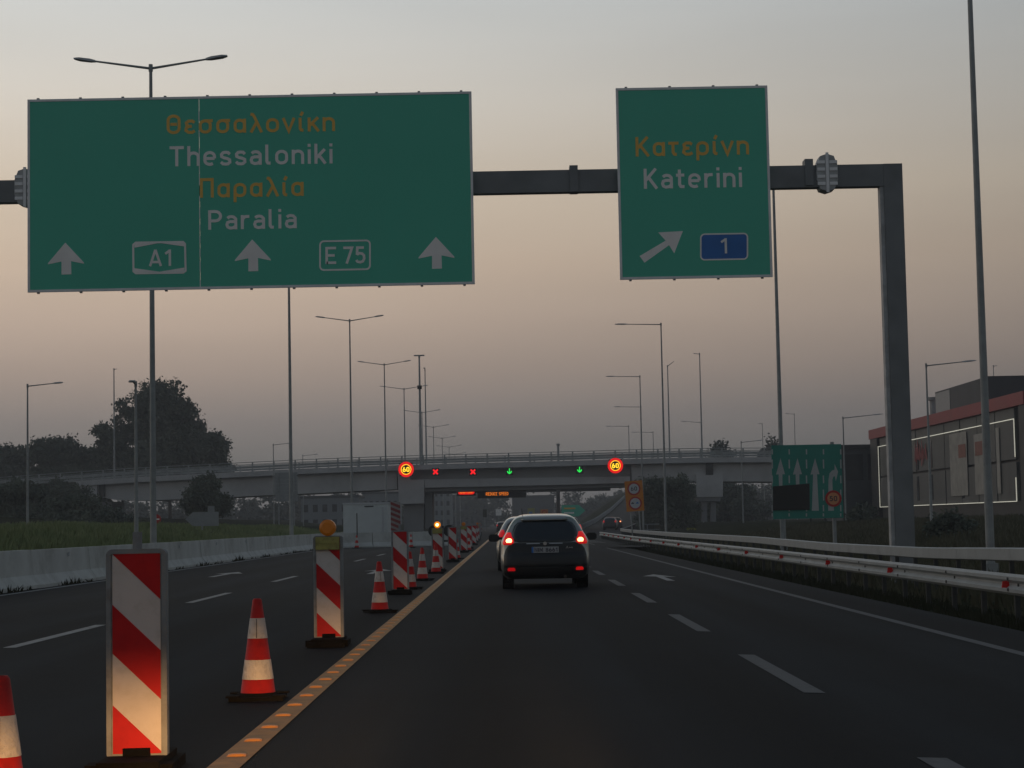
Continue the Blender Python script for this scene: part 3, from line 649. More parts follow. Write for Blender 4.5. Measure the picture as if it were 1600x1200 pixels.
for cx, ty in ((103,379),(395,374),(682,370)):
    poly_on(t1, [(cx-1,ty),(cx+28,ty+31),(cx+28,ty+33),(cx+8,ty+29),(cx+8.5,ty+49.5),(cx-7,ty+50),(cx-7,ty+29.5),(cx-28,ty+34),(cx-28,ty+32)], 'arrow', M['signwhite'])
# A1 shield: pinched bars
r = MB(); ribbon(r, [on(t1, *p) for p in ((212,379),(286,378),(289,381),(290,423),(286,426),(212,427),(208.5,424),(208,382.5),(212,379))], .024, -.0262, lambda a, b: (a, b), .005)
r.prism([on(t1,*p) for p in ((210,380),(288,378.5),(288,385),(249,379.5),(210,387))], -.0275, -.021)
r.prism([on(t1,*p) for p in ((210,426),(288,424.5),(288,418),(249,424.5),(210,419))], -.0275, -.021)
r.build('route_shield', M['signwhite'], t1)
def rrpx(x0, x1, y0, y1, r, sl=.0192):
    return [(a, b-(a-x0)*sl) for a, b in loop(x0, x1, y0, y1, r)]
r = MB(); ribbon(r, [on(t1, *p) for p in rrpx(500,578,377,422,6)], .021, -.026, lambda a, b: (a, b), .005); r.build('route_shield', M['signwhite'], t1)
poly_on(t2, rrpx(1095,1168,366,406,6)[:-1], 'route_panel', M['signblue'], -.024, -.0205)
r = MB(); ribbon(r, [on(t2, *p) for p in rrpx(1095,1168,366,406,6)], .018, -.028, lambda a, b: (a, b), .0035); r.build('route_border', M['signwhite'], t2)
[o for o in t2.children if o.name.startswith('lettering')][-1].location.y = -.006
poly_on(t2, [(1067,361),(1053.5,396),(1045.5,383),(1007,410.5),(999.5,400),(1040,376),(1028.5,363)], 'arrow', M['signwhite'])

# ------------------------------------------------------------------ lamp posts
def lamp(label, X, Y, H, arms, span, r=.1, rise=.10, group='street lamps', base=-.3, head=True, hl=.75):
    t = thing('street_lamp', label, 'street lamp', (X, Y, base), 0, group); H = H-base
    MB().tube((0,0,0),(0,0,H*.5),r*1.15,r*.85,12).tube((0,0,H*.5-.001),(0,0,H),r*.85,r*.55,12).box(-r*1.5,r*1.5,-r*1.5,r*1.5,0,.35).build('pole', M['steel'], t, smooth=False)
    cap = MB().tube((0,0,H-.12),(0,0,H+.12),r*.75,r*.7,10); cap.build('pole_cap', M['steel'], t)
    for s in arms:
        d = {'l':(-1,0), 'r':(1,0), 'f':(0,-1), 'b':(0,1)}[s]
        a = Vector((0,0,H-.02)); b = Vector((d[0]*span*.72, d[1]*span*.72, H+rise*span*.72)); c = Vector((d[0]*span, d[1]*span, H+rise*span))
        MB().tube(a, b, r*.45, r*.32, 8).build('arm', M['steel'], t)
        if head:
            dr = (c-b).normalized(); side = Vector((-d[1], d[0], 0)); up = Vector((0,0,1))
            vs = []
            for q, wd, th in ((0,.07,.06),(.25,.14,.09),(.75,.17,.08),(1,.09,.04)):
                p = b.lerp(c, q)
                vs += [p-side*wd-up*th*.4, p+side*wd-up*th*.4, p+side*wd*.7+up*th*.6, p-side*wd*.7+up*th*.6]
            MB().add(vs, [(3,2,1,0),(12,13,14,15)]+[(k*4+i,k*4+(i+1)%4,(k+1)*4+(i+1)%4,(k+1)*4+i) for k in range(3) for i in range(4)]).build('lamp_head', M['gantry_side'], t)
    return t
grp = 'double-armed lamp posts along the median'
lab0 = {0:'tallest double-armed lamp post, rising behind the wide green sign', 1:'lamp post below the wide green sign, its arms hidden behind the sign',
        2:'double-armed lamp post with both arms clear, right of the wide sign\'s lower edge'}
for k in range(11):
    if k == 4:
        lamp('fifth double-armed lamp post of the median row, rising behind the left lit speed display', -14.2, 266, 20.1, 'lr', 3.4, .11, .14, grp, base=0)
        continue
    lamp(lab0.get(k, f'{ordn[k]} double-armed lamp post of the median row, counted away from the camera'), -11.85, 64.2+40.8*k, 16.9, 'lr', 2.6, .10 if k < 2 else .09, .14, grp, base=0, hl=.8)
grp = 'single-armed lamp posts along the right verge'
for i, (px, py, Y, lb) in enumerate([(1547,850,48,'thick lamp post at the right edge whose top is out of the picture'),
        (1220,690,85,'lamp post rising behind the right edge of the Katerini sign'),
        (1036,640,149,'lamp post whose long left arm reaches towards the gap between the green signs'),
        (1001,640,203,'lamp post behind the orange speed sign, second largest arm over the road'),
        (1003,700,256,'lamp post with a left arm, just right of and below its larger neighbour'),
        (983,700,300,'small left-armed lamp post directly above the right round speed display'),
        (1021,705,320,'small left-armed lamp post beyond the bridge, right of the round speed display')]):
    p = at(px,py,Y); ht = {0:16.9,1:16.5,2:16.5,3:16.5,4:16.4,5:16,6:15.9}[i]
    lamp(lb, p.x, Y, ht, 'l', 3.6, .10 if i < 2 else .09, .02, grp)
def plamp(label, px, py, Y, arms, span, r=.08, rise=.08, group='street lamps of the side roads', base=0):
    p = at(px,py,Y); return lamp(label, p.x, Y, p.z, arms, span, r, rise, group, base=base)
plamp('right-armed lamp post at the far left above the shrubs', 43,603,114,'r',2.1)
plamp('tall thin lamp post with tiny head before the left half of the big tree', 178,577,256,'r',.4,.12,base=6.9)
plamp('short-armed lamp post directly left of the tallest median lamp', 212,600,80,'f',.8,.085)
plamp('small right-armed lamp post beside the slatted sign back', 427,695,200,'r',2.0,.07)
plamp('smallest right-armed lamp post above the bridge railing, left of the centre', 473,712,290,'r',2.4,.08)
plamp('thick mast with a tiny crossbar in the middle of the median lamps', 655,558,255,'',.2,.19,base=8.0)
plamp('thin mast with small forward lamp, just right of the thick mast', 664,578,257,'f',1.8,.11,base=8.0)
plamp('thin lamp post with short head turned right, beside the large right-verge lamp', 1043,572,257,'r',.9,.11,.7,base=8.0)
plamp('thin lamp post with short head turned left, right of the large right-verge lamp', 1093,553,257,'l',.8,.11,base=8.0)
plamp('small left-armed lamp post above the bridge beside the leafy treetops', 1095,660,290,'l',3.0,.09)
plamp('faint distant lamp post above the bridge right of the treetops', 1191,662,330,'l',.8,.08)
plamp('faint distant lamp post above the green lane sign', 1241,647,330,'l',1.5,.09)
plamp('right-armed lamp post in front of the bridge, left of the green lane sign', 1158,691,217,'r',2.5,.09)
plamp('right-armed lamp post between the green lane sign and the red-roofed building', 1317,653,168,'r',3.5,.09)
plamp('right-armed lamp post standing in front of the red-roofed building', 1447,571,111,'r',2.9,.085)
plamp('distant small lamp post behind the roof of the red-roofed building', 1552,572,260,'r',.5,.09)
plamp('lamp post at the very right edge of the picture above the red roof', 1602,465,130,'r',1.5,.085)
MB_ = [o for o in bpy.data.objects if o.get('label','').startswith('thick mast')][0]
p = at(655,558,255); p.z -= 8.0; MB().box(-.7,.7,-.1,.1,p.z+.13,p.z+.3).build('crossbar', M['steel'], MB_); MB().box(-.3,.3,-.4,-.2,p.z-4.3,p.z-3.8).build('camera_box', M['black'], MB_)

# ------------------------------------------------------------------ overpass
YB = 250.0
br = thing('overpass_bridge', 'long grey concrete road bridge with a railing crossing the motorway', 'bridge', (0, YB, 0))
ftop = [(-60,764),(0,760),(115,752),(200,746),(300,741),(400,736),(500,731),(600,727.5),(700,724.5),(800,722),(900,719.5),(1000,716.5),(1100,714.5),(1200,714),(1300,715.5),(1400,718),(1600,724),(1750,729)]
FT = [(at(a,b,YB).x, at(a,b,YB).z) for a, b in ftop]
def fz(x): return lerp_pts(FT, x)[1]
def bx(px, py=740): return at(px,py,YB).x
def strip_x(x0, x1, top, bot, y0, y1, n=12):
    mb = MB(); vs = []
    for i in range(n+1):
        x = x0+(x1-x0)*i/n; vs += [(x,y0,bot(x)),(x,y0,top(x)),(x,y1,top(x)),(x,y1,bot(x))]
    mb.add(vs, [(k*4+i,(k+1)*4+i,(k+1)*4+(i+1)%4,k*4+(i+1)%4) for k in range(n) for i in range(4)]+[(0,1,2,3),(n*4+3,n*4+2,n*4+1,n*4)])
    return mb
xl, xR = bx(105), bx(1750)
DK = 11.5
strip_x(xl, xR, lambda x: fz(x), lambda x: fz(x)-.68, 0, .35, 30).build('deck_edge', M['bridgec'], br)
strip_x(xl, xR, lambda x: fz(x), lambda x: fz(x)-.68, DK-.35, DK, 30).build('deck_edge', M['bridgec'], br)
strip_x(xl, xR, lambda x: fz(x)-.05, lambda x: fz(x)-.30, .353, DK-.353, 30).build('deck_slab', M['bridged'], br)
def gird(pa, pb, bpts, y0=.9, name='girder', m_='bridgec'):
    BP = [(at(a,b,YB).x, at(a,b,YB).z) for a, b in bpts]; x0, x1 = bx(pa), bx(pb)
    return strip_x(x0, x1, lambda x: fz(x)-.683, lambda x: lerp_pts(BP, x)[1], y0, DK-y0, 10).build(name, M[m_], br)
gird(128, 619.5, [(120,770),(160,779),(200,783),(300,779),(400,774.5),(500,770),(620,764)])
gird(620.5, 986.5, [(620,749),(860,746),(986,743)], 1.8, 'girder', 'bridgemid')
gird(987.5, 1440, [(985,752),(1200,752),(1440,754)])
def face_poly(name, pts, y0, y1, m_): return MB().prism([(at(a,b,YB).x, at(a,b,YB).z) for a, b in pts], y0, y1).build(name, M[m_], br)
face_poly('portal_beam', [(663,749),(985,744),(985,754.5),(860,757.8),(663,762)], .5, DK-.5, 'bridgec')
face_poly('portal_soffit', [(663,762.3),(860,758.1),(984,755),(984,760),(860,764),(663,768)], 1.2, DK-1.2, 'bridged')  # dark band added below the beam to draw its shaded underside
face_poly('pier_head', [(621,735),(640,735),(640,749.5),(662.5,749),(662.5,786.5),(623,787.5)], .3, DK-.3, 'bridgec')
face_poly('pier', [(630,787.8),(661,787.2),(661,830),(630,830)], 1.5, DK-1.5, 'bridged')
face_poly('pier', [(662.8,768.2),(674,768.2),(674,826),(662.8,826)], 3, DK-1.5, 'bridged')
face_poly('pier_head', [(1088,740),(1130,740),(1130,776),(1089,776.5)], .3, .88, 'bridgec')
face_poly('dark_recess', [(1103,723.5),(1115,723.5),(1115,742),(1103,742)], .28, .299, 'black')  # flat black plate, the dark of an opening put into its colour
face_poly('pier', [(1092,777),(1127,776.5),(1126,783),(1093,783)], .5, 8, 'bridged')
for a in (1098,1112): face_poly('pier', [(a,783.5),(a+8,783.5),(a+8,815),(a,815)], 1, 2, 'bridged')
face_poly('pier_head', [(1322,754),(1350,754),(1350,790),(1322,790)], .3, .88, 'bridgec')
face_poly('wing_wall', [(112,757),(151,757),(151,779),(130,772)], .3, .88, 'bridgec')
face_poly('dark_recess', [(153.5,755),(162.5,755),(162.5,776),(154.5,776)], .3, .88, 'black')  # black block drawn as a dark opening
face_poly('abutment', [(60,780),(170,783.5),(170,800),(60,800)], 2, DK-1, 'bridged')
# railing
pst = MB().box(-.09,.09,-.06,.06,0,1.22).box(-.14,.14,-.09,.09,-.02,.08)
x = bx(-40); p0 = None; k = 0
while x < bx(1640):
    if p0 is None: p0 = pst.build('railing_post', M['steel'], br, loc=(x,.2,fz(x)))
    else:
        c = p0.copy(); col.objects.link(c); c.location = (x,.2,fz(x))
    x += 2.78
for a, b, y in ((1.14,1.22,.2),(.86,.93,.2),(.38,.69,.11)):
    strip_x(bx(-60), bx(1745), lambda q: fz(q)+b, lambda q: fz(q)+a, y-.04, y+.03, 40).build('railing_rail', M['steel'], br)
for a, b, y in ((1.14,1.22,DK-.2),(.45,.72,DK-.3)):
    strip_x(bx(-60), bx(1745), lambda q: fz(q)+b, lambda q: fz(q)+a, y-.04, y+.03, 40).build('railing_rail', M['steel'], br)
p0 = None; x = bx(-40)+1
while x < bx(1640):
    if p0 is None: p0 = pst.build('railing_post', M['steel'], br, loc=(x,DK-.2,fz(x)))
    else:
        c = p0.copy(); col.objects.link(c); c.location = (x,DK-.2,fz(x))
    x += 4
p = at(872,695,YB+4); tag(MB().tube((0,0,0),(0,0,p.z-7.2),.17,.15,8).box(-.22,.22,-.22,.22,p.z-7.3,p.z-7.05).build('mast', M['steel'], loc=(p.x,YB+4,7.2)), 'short grey mast sticking up from the bridge deck above the silver car', 'mast')
# left approach embankment of the bridge
em = MB(); vs = []
xsE = [bx(a) for a in (-700,-400,-200,-60,60,118,150,175)]
for i, x in enumerate(xsE):
    tz = fz(x)-.1 if i < 6 else gz(x,YB)+(.9 if i == 6 else 0)
    base = gz(x, YB-14)-.3
    vs += [(x,YB-15,base),(x,YB-.2,tz if i < 6 else base+.5),(x,YB+DK,tz if i < 6 else base+.5),(x,YB+DK+14,base)]
em.add(vs, [(k*4+i,(k+1)*4+i,(k+1)*4+i+1,k*4+i+1) for k in range(len(xsE)-1) for i in range(3)])
tag(em.build('embankment', M['verge']), kind='structure')

# ------------------------------------------------------------------ lane signals and displays in front of the bridge
YS = 249.0
def led_box(name, label, cat, px, py, w, h, group=None):
    p = at(px,py,YS); t = thing(name, label, cat, (p.x,YS,p.z), 0, group)
    MB().box(-w/2,w/2,.0,.35,-h/2,h/2).build('housing', M['black'], t); MB().box(-.06,.06,.352,1.3,-.1,.1).build('bracket', M['steel'], t); return t
for px, lb in ((680.5,'left red cross lane signal on the bridge'),(739,'right red cross lane signal on the bridge')):
    t = led_box('lane_signal', lb, 'lane signal', px, 737.3, .95, .95, 'lane signals on the bridge')
    for s in (1,-1):
        r_ = MB(); ribbon(r_, [(-.29,-.29*s),(.29,.29*s)], .10, -.02-.003*s, lambda a,b:(a,b), .015); r_.build('red_bar', M['ledred'], t)
for px, py, lb in ((796,736.5,'left green arrow lane signal, above the amber text display'),(905.5,734,'right green arrow lane signal beside the right round speed display')):
    t = led_box('lane_signal', lb, 'lane signal', px, py, 1.0, 1.0, 'lane signals on the bridge')
    r_ = MB(); ribbon(r_, [(0,.38),(0,-.2)], .055, -.02, lambda a,b:(a,b), .015); ribbon(r_, [(-.27,.02),(-.15,-.18),(0,-.27),(.15,-.18),(.27,.02)], .075, -.028, lambda a,b:(a,b), .015); r_.build('green_arrow', M['ledgreen'], t)
for px, py, lb in ((634.5,733.5,'left round lit speed limit display reading 60, on the pier head'),(961.5,727.5,'right round lit speed limit display reading 60, above the orange sign')):
    t = led_box('speed_display', lb, 'speed display', px, py, 1.7, 1.7, 'lit round speed displays on the bridge')
    MB().disc(0,0,1.0,-.02,-.001,36,.70).build('glow_ring', M['ledhalo'], t)  # wide red ring standing in for the lens glow around the display
    MB().disc(0,0,.70,-.03,-.0205,36,.575).build('inner_ring', M['ledamber'], t)  # overexposed core of the red ring, put in as amber and yellow
    MB().disc(0,0,.66,-.045,-.031,36,.60).build('bright_ring', M['ledyellow'], t)
    text('digits', '60', -.43,.43,-.30,.60, -.01, M['ledyellow'], t, sw=.24)
YV = 262
p = at(728.5,768.5,YV); t = thing('text_display', 'small red lit display under the left part of the bridge', 'text display', (p.x,YV,p.z))
MB().box(-1.3,1.3,0,.3,-.55,.55).build('housing', M['black'], t); 
MB().prism(loop(-1.12,1.12,-.36,.36,.3)[:-1], -.02,-.001).build('red_field', M['ledhalo'], t)
text('lettering', '80:50', -.85,.85,-.2,.42,-.021, M['ledamber'], t, sw=.2)
p = at(777,769.5,YV); t = thing('text_display', 'wide dark display with amber text REDUCE SPEED under the bridge', 'text display', (p.x,YV,p.z))
MB().box(-2.7,3.9,0,.4,-.75,.75).build('housing', M['black'], t)
text('lettering', 'REDUCE SPEED', -1.55,1.5,-.40,.44,-.002, M['ledamber'], t, sw=.13)
mb = MB(); q = -1.95
while q < 1.95:
    w_ = random.choice((.06,.09,.12)); mb.box(q,q+w_,-.012,-.001,.22+random.uniform(0,.05),.42+random.uniform(0,.04)); q += w_+random.choice((.04,.06,.12))
mb.build('small_text_row', M['ledamber'], t)
vg = thing('display_gantry', 'dark gantry frame holding the two text displays beyond the bridge', 'gantry', (0,YV+1,0))
MB().box(-13,14,0,.4,5.4,5.8).build('beam', M['gantry'], vg); MB().box(-13.4,-13.003,0,.4,0,5.8).build('post', M['gantry'], vg)
a = at(872.5,790,YV+1); MB().box(a.x-.25,a.x+.25,-.003,.403,0,5.803).build('post', M['bridgec'], vg)

# ------------------------------------------------------------------ signs on the right
def round_sign(t, cx, cz, r, face, num=None, y=0):
    rg = MB().disc(cx,cz,r,y-.012,y-.001,30).build('red_ring', M['signred'], t); f = MB().disc(cx,cz,r*.78,y-.02,y-.0125,30).build('sign_face', face, t)
    if num: text('digits', num, cx-r*.48,cx+r*.48,cz-r*.30,r*.62,y-.0195,M['plateink'],t,sw=.17)
    return rg
YO = 138.0
p = at(991.3,775,YO); t = thing('warning_sign', 'tilted orange board with speed limit 60 and no overtaking signs on a post', 'road sign', (p.x,YO,p.z))
bw, bh_ = .64, 1.09
o_s = MB().box(-bw,bw,0,.04,-bh_,bh_).build('board', M['orange'], t)
cz = .52
round_sign(t, 0, cz, .47, M['panelwhite'], '60'); round_sign(t, 0.02, -cz, .47, M['panelwhite'])
for s in (-1,1):
    MB().box(s*.17-.10,s*.17+.10,-.027,-.0205,-cz-.04,-cz+.03).box(s*.17-.05,s*.17+.06,-.027,-.0206,-cz+.031,-cz+.075).build('car_symbol', M['signblue'] if s > 0 else M['plateink'], t)
t.rotation_euler.y = R(-3.0)
pz = p.z+.4
MB().tube((.25,.08,-pz-.3),(.25,.08,bh_-.1),.05,.05,8).build('post', M['steel'], t)
MB().tube((-.35,.08,-pz-.3),(-.35,.08,bh_-.1),.05,.05,8).build('post', M['steel'], t)
# lane direction sign
YL = 80.0
A = at(1205,694,YL); B = at(1318,809,YL); k = YL/3000
t = thing('lane_sign', 'square green lane sign with three straight arrows and one turning right', 'road sign', ((A.x+B.x)/2,YL,B.z)); w = (B.x-A.x)/2; h = A.z-B.z-.05
MB().box(-w,w,0,.06,0,h).build('panel', M['lanegreen'], t)
def lp(px, py): q = at(px,py,YL)-t.location; return q.x, q.z
for j, px in enumerate((1206.5,1233,1260,1286.5,1313.5)):
    mb = MB()
    for a, b in ((702,710),(718,732),(743,755),(765,782),(789,799),(802,807)):
        x, z1 = lp(px,a); _, z0 = lp(px,b); mb.box(x-.027,x+.027,-.006,-.001,max(z0,.05),z1)
    mb.build('dashed_line', M['lanewhite'], t)
for j, px in enumerate((1219.5,1246,1273.5)):
    MB().prism([lp(*q) for q in ((px,716),(px+7,741),(px+3,741),(px+(3 if j<2 else 6),798 if j==2 else 762),(px-(2 if j<2 else 5),798 if j==2 else 762),(px-3,741),(px-7,741.5))], -.007, -.001).build('arrow', M['lanewhite'], t)
MB().prism([lp(*q) for q in ((1294,798),(1294.5,750),(1296,740),(1300,735),(1304,734),(1304,725),(1309.5,737),(1306,752),(1304.5,744),(1302,745),(1300.5,750),(1301,765),(1303,798))], -.007, -.001).build('turn_arrow', M['lanewhite'], t)
MB().prism([lp(*q) for q in ((1207.5,760),(1264.5,755.5),(1265,796.5),(1207.5,797.5))], -.05, -.0075).build('black_cover', M['black'], t)
x, z = lp(1302,779); MB().disc(x,z,.34,-.03,-.0075,30).build('speed_plate', M['signred'], t); MB().disc(x,z,.25,-.038,-.0305,30).build('speed_plate_face', mat('pale_orange_face',(.62,.27,.12),.5), t)
text('digits', '50', x-.155,x+.155,z-.105,.21,-.0375,M['plateink'],t,sw=.17)
for s in (-.75,.75): MB().box(s*w-.07,s*w+.07,.062,.2,-2.6,h+.10).build('post', M['steel'], t)
# small signs seen under the bridge
def small_sign(label, px, py, w, h, Y, m_, shape='rect', cat='road sign', pz=None):
    p = at(px,py,Y); k = Y/3000; t = thing('road_sign', label, cat, (p.x,Y,0)); W_, H_ = w*k/2, h*k/2
    if shape == 'rect': MB().box(-W_,W_,0,.05,p.z-H_,p.z+H_).build('panel', M[m_], t)
    elif shape == 'disc': MB().disc(0,p.z,W_,0,.05).build('panel', M[m_], t)
    elif shape == 'arrow': MB().prism([(-W_,p.z-H_),(W_*.45,p.z-H_),(W_,p.z),(W_*.45,p.z+H_),(-W_,p.z+H_)],0,.05).build('panel', M[m_], t)
    elif shape == 'arrowl': MB().prism([(W_,p.z-H_),(-W_*.55,p.z-H_),(-W_,p.z),(-W_*.55,p.z+H_),(W_,p.z+H_)],0,.05).build('panel', M[m_], t)
    MB().box(-.05,.05,.055,.15,-1,p.z).build('post', M['steel'], t); return t, p, W_, H_
t, p, W_, H_ = small_sign('green arrow-shaped direction sign under the bridge pointing right', 896, 798, 37, 18, 300, 'signgreen', 'arrow')
MB().box(-W_*.8,.3,-.01,-.001,p.z+.25,p.z+.5).build('yellow_text_bar', M['signyellow'], t); MB().box(-W_*.8,.1,-.01,-.001,p.z-.45,p.z-.2).build('white_text_bar', M['signwhite'], t)
small_sign('small white rectangular sign under the middle of the bridge', 779, 800.5, 9, 10, 330, 'signwhite')
small_sign('narrow olive sign under the bridge left of the white one', 757.5, 802, 6, 12, 330, 'verge')
t, p, W_, H_ = small_sign('orange square sign with a red ring just above the silver car roof', 850.5, 801, 12, 10, 300, 'orange'); MB().disc(0,p.z,.42,-.02,-.001,20,.26).build('red_ring', M['signred'], t)
t, p, W_, H_ = small_sign('yellowish sign with a blue field above the silver car roof', 830, 799, 11, 10, 330, 'battery'); MB().box(-.4,.2,-.02,-.001,p.z-.4,p.z-.05).build('blue_field', M['signblue'], t)
# left: no entry, rear of arrow board, slatted rear of a sign
t, p, W_, H_ = small_sign('red no entry sign with a white bar, standing in the grass at left', 244, 811, 15, 15, 118, 'signred', 'disc'); MB().box(-.2,.2,-.02,-.001,p.z-.05,p.z+.03).build('white_bar', M['signwhite'], t)
t, p, W_, H_ = small_sign('grey rear side of an arrow-shaped sign in the grass pointing left', 315.5, 811, 52, 22, 118, 'backpanel', 'arrowl'); MB().box(W_*.35,W_*.75,.0,.05,p.z+H_+.004,p.z+H_+.35).build('upper_plate', M['backpanel'], t)
p = at(447.5,761,200); t = thing('road_sign', 'grey slatted rear side of a square road sign in front of the bridge', 'road sign', (p.x,200,0))
for j in range(8):
    z = p.z-1.5+j*.38; MB().box(-1.18,1.18,0,.05,z,z+.355).build('slat', M['backpanel'], t)
for s in (-.8,.8): MB().box(s-.05,s+.05,-.12,-.002,-.5,p.z+1.5).build('post', M['steel'], t)
# low wooden rail piece and paper scraps on the right verge
p = at(1018,819,125); tag(MB().box(-.45,.5,0,.05,-.03,.03).box(-.45,.5,0,.05,-.36,-.32).box(-.3,-.25,.0,.05,-.9,.02).build('low_rail', M['backpanel'], loc=(p.x,125,p.z)), 'short pale rail fragment on the verge right of the orange sign', 'rail')

# ------------------------------------------------------------------ container / work trailer on the closed lane
A = at(536,786,121); B = at(607,832,121)
t = thing('container_trailer', 'pale grey box container trailer parked beside the closed lanes under the bridge approach', 'trailer', ((A.x+B.x)/2,121,0)); w = (B.x-A.x)/2
MB().box(-w,w,0,5.5,.55,A.z-.12).build('box_body', M['boxgrey'], t)
MB().box(-w-.03,w+.03,-.03,5.53,A.z-.117,A.z).build('roof_rim', M['panelwhite'], t)
MB().box(-w+.1,w-.1,.1,5.4,.25,.547).build('chassis', M['black'], t)
MB().box(w*.72,w*.80,-.04,-.002,.7,A.z-.3).build('door_post', M['panelwhite'], t)
MB().box(-w*.05,w*.35,-.03,-.002,A.z-.28,A.z-.2).build('vent', M['bldgdark'], t)
for s in (-1,1):
    for y in (1,4.2): MB().tube((s*w*.8-.12,y,.42),(s*w*.8+.12,y,.42),.42,.42,16).build('wheel', M['rubber'], t)
p = at(618,807,119); t = thing('chevron_board', 'tall red and white striped panel standing right of the grey container', 'barrier board', (p.x,119,p.z))
MB().box(-.30,.30,0,.05,-.95,.9).build('panel', mat('dull_white',(.28,.26,.25),.7), t)
for j in range(6):
    z = -.85+j*.32; MB().prism([(-.30,max(z,-.93)),(.30,max(z-.26,-.94)),(.30,z-.08),(-.30,z+.17)], -.006, -.001).build('stripe', mat('dull_red',(.22,.025,.025),.7), t)
MB().box(-.04,.04,.052,.12,-p.z,.8).build('post', M['steel'], t)
# barrows of site gear near the lit beacon
p = at(692,828,95); t = thing('signal_box', 'dark roadside equipment with black discs behind the glowing amber lamp', 'road equipment', (p.x,95,0))
MB().tube((-.45,0,.95),(-.45,.2,.95),.28,.28,16).tube((.32,0,.95),(.32,.2,.95),.3,.3,16).build('back_disc', M['black'], t); MB().box(-.05,.05,.02,.1,.0,1.2).box(-.5,.4,.05,.15,.4,.5).build('stand', M['black'], t)

# ------------------------------------------------------------------ buildings
XF = 37.3
fy = lambda px: XF*3000/(px-790.0)
y0, y1 = 138.0, 197.0
bl = thing('retail_building', 'long dark building at right with a red roof band and a lit white outline', 'building', (XF, y0, 0))
Lb = y1-y0
MB().box(.35,30,.0,Lb,0,9.1).build('wall', M['bldgblack'], bl)
MB().box(-.15,30.2,-.2,Lb+.2,9.103,10.05).build('roof_band', M['bldgred'], bl)
MB().box(-.05,.347,-8.5,1.5,0,9.1).build('end_frame', M['bldgblack'], bl)
MB().box(-.05,.347,Lb-3.5,Lb,0,9.1).build('end_frame', M['bldgblack'], bl)
ya, yb = 3.2, 55.0; nzp = 9; zA, zB = 2.15, 8.2
for row, (a, b) in enumerate(((2.2,5.05),(5.25,9.05))):
    for j in range(nzp):
        u0 = ya+(yb-ya)*j/nzp; u1 = ya+(yb-ya)*(j+1)/nzp
        MB().box(.10 if (j+row) % 3 else .13,.345,u0+.12,u1-.12,a,b).build('wall_panel', M['bldgpanel'], bl)
for j in (3,5,6): 
    u = ya+(yb-ya)*j/nzp
    for a, b in ((2.6,4.8),(5.4,7.8)): MB().box(.06,.09,u-.9,u-.1,a,b).build('window', M['windowdark'], bl)
for (a, b, z0_, z1_) in ((18,24,2.8,8.0),(12.0,15.5,2.8,7.6),(7.6,8.6,2.8,7.8)): MB().box(.02,.05,a,b,z0_,z1_).build('poster', M['poster'], bl)
for (a, b) in ((18.3,20.8),(12.1,15.1)): MB().box(-.005,.015,a,b,5.9,7.0).build('poster_print', M['posterorange'], bl)
# faded red script sign
r_ = MB(); T = lambda a, b: (a, b)
for j, pts in enumerate([[(0,0),(.3,1.4),(.6,0),(.9,1.2)],[(1.1,.1),(1.3,1.7),(1.6,.1)],[(1.9,0),(2.1,1.2),(2.5,.2)],[(2.8,-.5),(3.1,1.5),(3.4,0),(3.8,1)],[(4.2,.1),(4.6,1.1),(5,.0)]]): ribbon(r_, pts, .17, -.02-.002*j, T, .02)
so = r_.build('wall_script', M['bldgred'], bl, loc=(.05,38.0,6.2)); so.rotation_euler.z = R(-90)
for a, b in (((-.02,ya-.2,zA),(-.02,ya-.2,3.9)),((-.02,ya-.2,5.4),(-.02,ya-.2,zB+.02)),((-.02,ya-.2,zB),(-.02,yb,zB)),((-.02,yb,zB+.02),(-.02,yb,zA-.02)),((-.02,yb,zA),(-.02,ya-.2,zA))):
    MB().bar(a, b, .055, .055).build('light_strip', M['neon'], bl)
MB().box(3,11,22,42,10.053,12.75).build('plant_room', M['bldgdark'], bl)
MB().box(2.96,2.997,36,41.8,10.2,12.6).build('plant_room_panel', M['backpanel'], bl)
MB().tube((5,52,10.055),(5,52,12.6),.35,.35,10).tube((5,52,12.6),(5,52,12.9),.6,.6,10).build('chimney', M['steel'], bl)
MB().box(4,9,7,13,10.053,11.9).build('roof_unit', M['bldgdark'], bl)
ax = thing('building_annex', 'small dark glazed annex with a canopy left of the red-roofed building', 'building', (34.2,199.5,0))
MB().box(.5,8,0,10,0,8.3).build('wall', M['bldgdark'], ax); MB().box(.3,8.2,-.2,10.2,8.303,8.7).build('roof', M['bldgblack'], ax)
MB().box(-3.4,.497,-.5,8,4.3,4.7).build('canopy', M['bldgblack'], ax)
for s in (-3,-1.5): MB().box(s,s+.2,0,.2,0,4.297).build('canopy_post', M['bldgblack'], ax)
for j in range(3): MB().box(.9+j*2.3,2.7+j*2.3,-.04,-.003,5,7.7).build('window', M['windowdark'], ax)
# far pale buildings under the left bridge spans
def far_building(label, pa, pb, pt, Y, m_='bldgpale', storeys=2, nwin=6, deep=14):
    A = at(pa,pt,Y); B = at(pb,pt,Y); t = thing('building', label, 'building', (A.x,Y,0)); w = B.x-A.x; h = A.z
    MB().box(0,w,0,deep,-.5,h).build('wall', M[m_], t); MB().box(-.2,w+.2,-.2,deep+.2,h+.003,h+.5).build('roof', M['bldgdark'], t)
    for s in range(storeys):
        for j in range(nwin):
            x = w*(j+.25)/nwin; z = 1.2+s*(h-1)/storeys; MB().box(x,x+w*.5/nwin,-.05,-.003,z,z+(h-1)/storeys*.5).build('window', M['windowdark'], t)
    return t
far_building('pale blue-grey flat building seen under the bridge left of the container', 470, 560, 779, 380)
far_building('grey building seen under the bridge behind the container', 566, 622, 772, 420)
far_building('tall grey office block with balconies under the bridge, left of the red display', 676, 704, 748, 520, 'bldgpale', 5, 3)
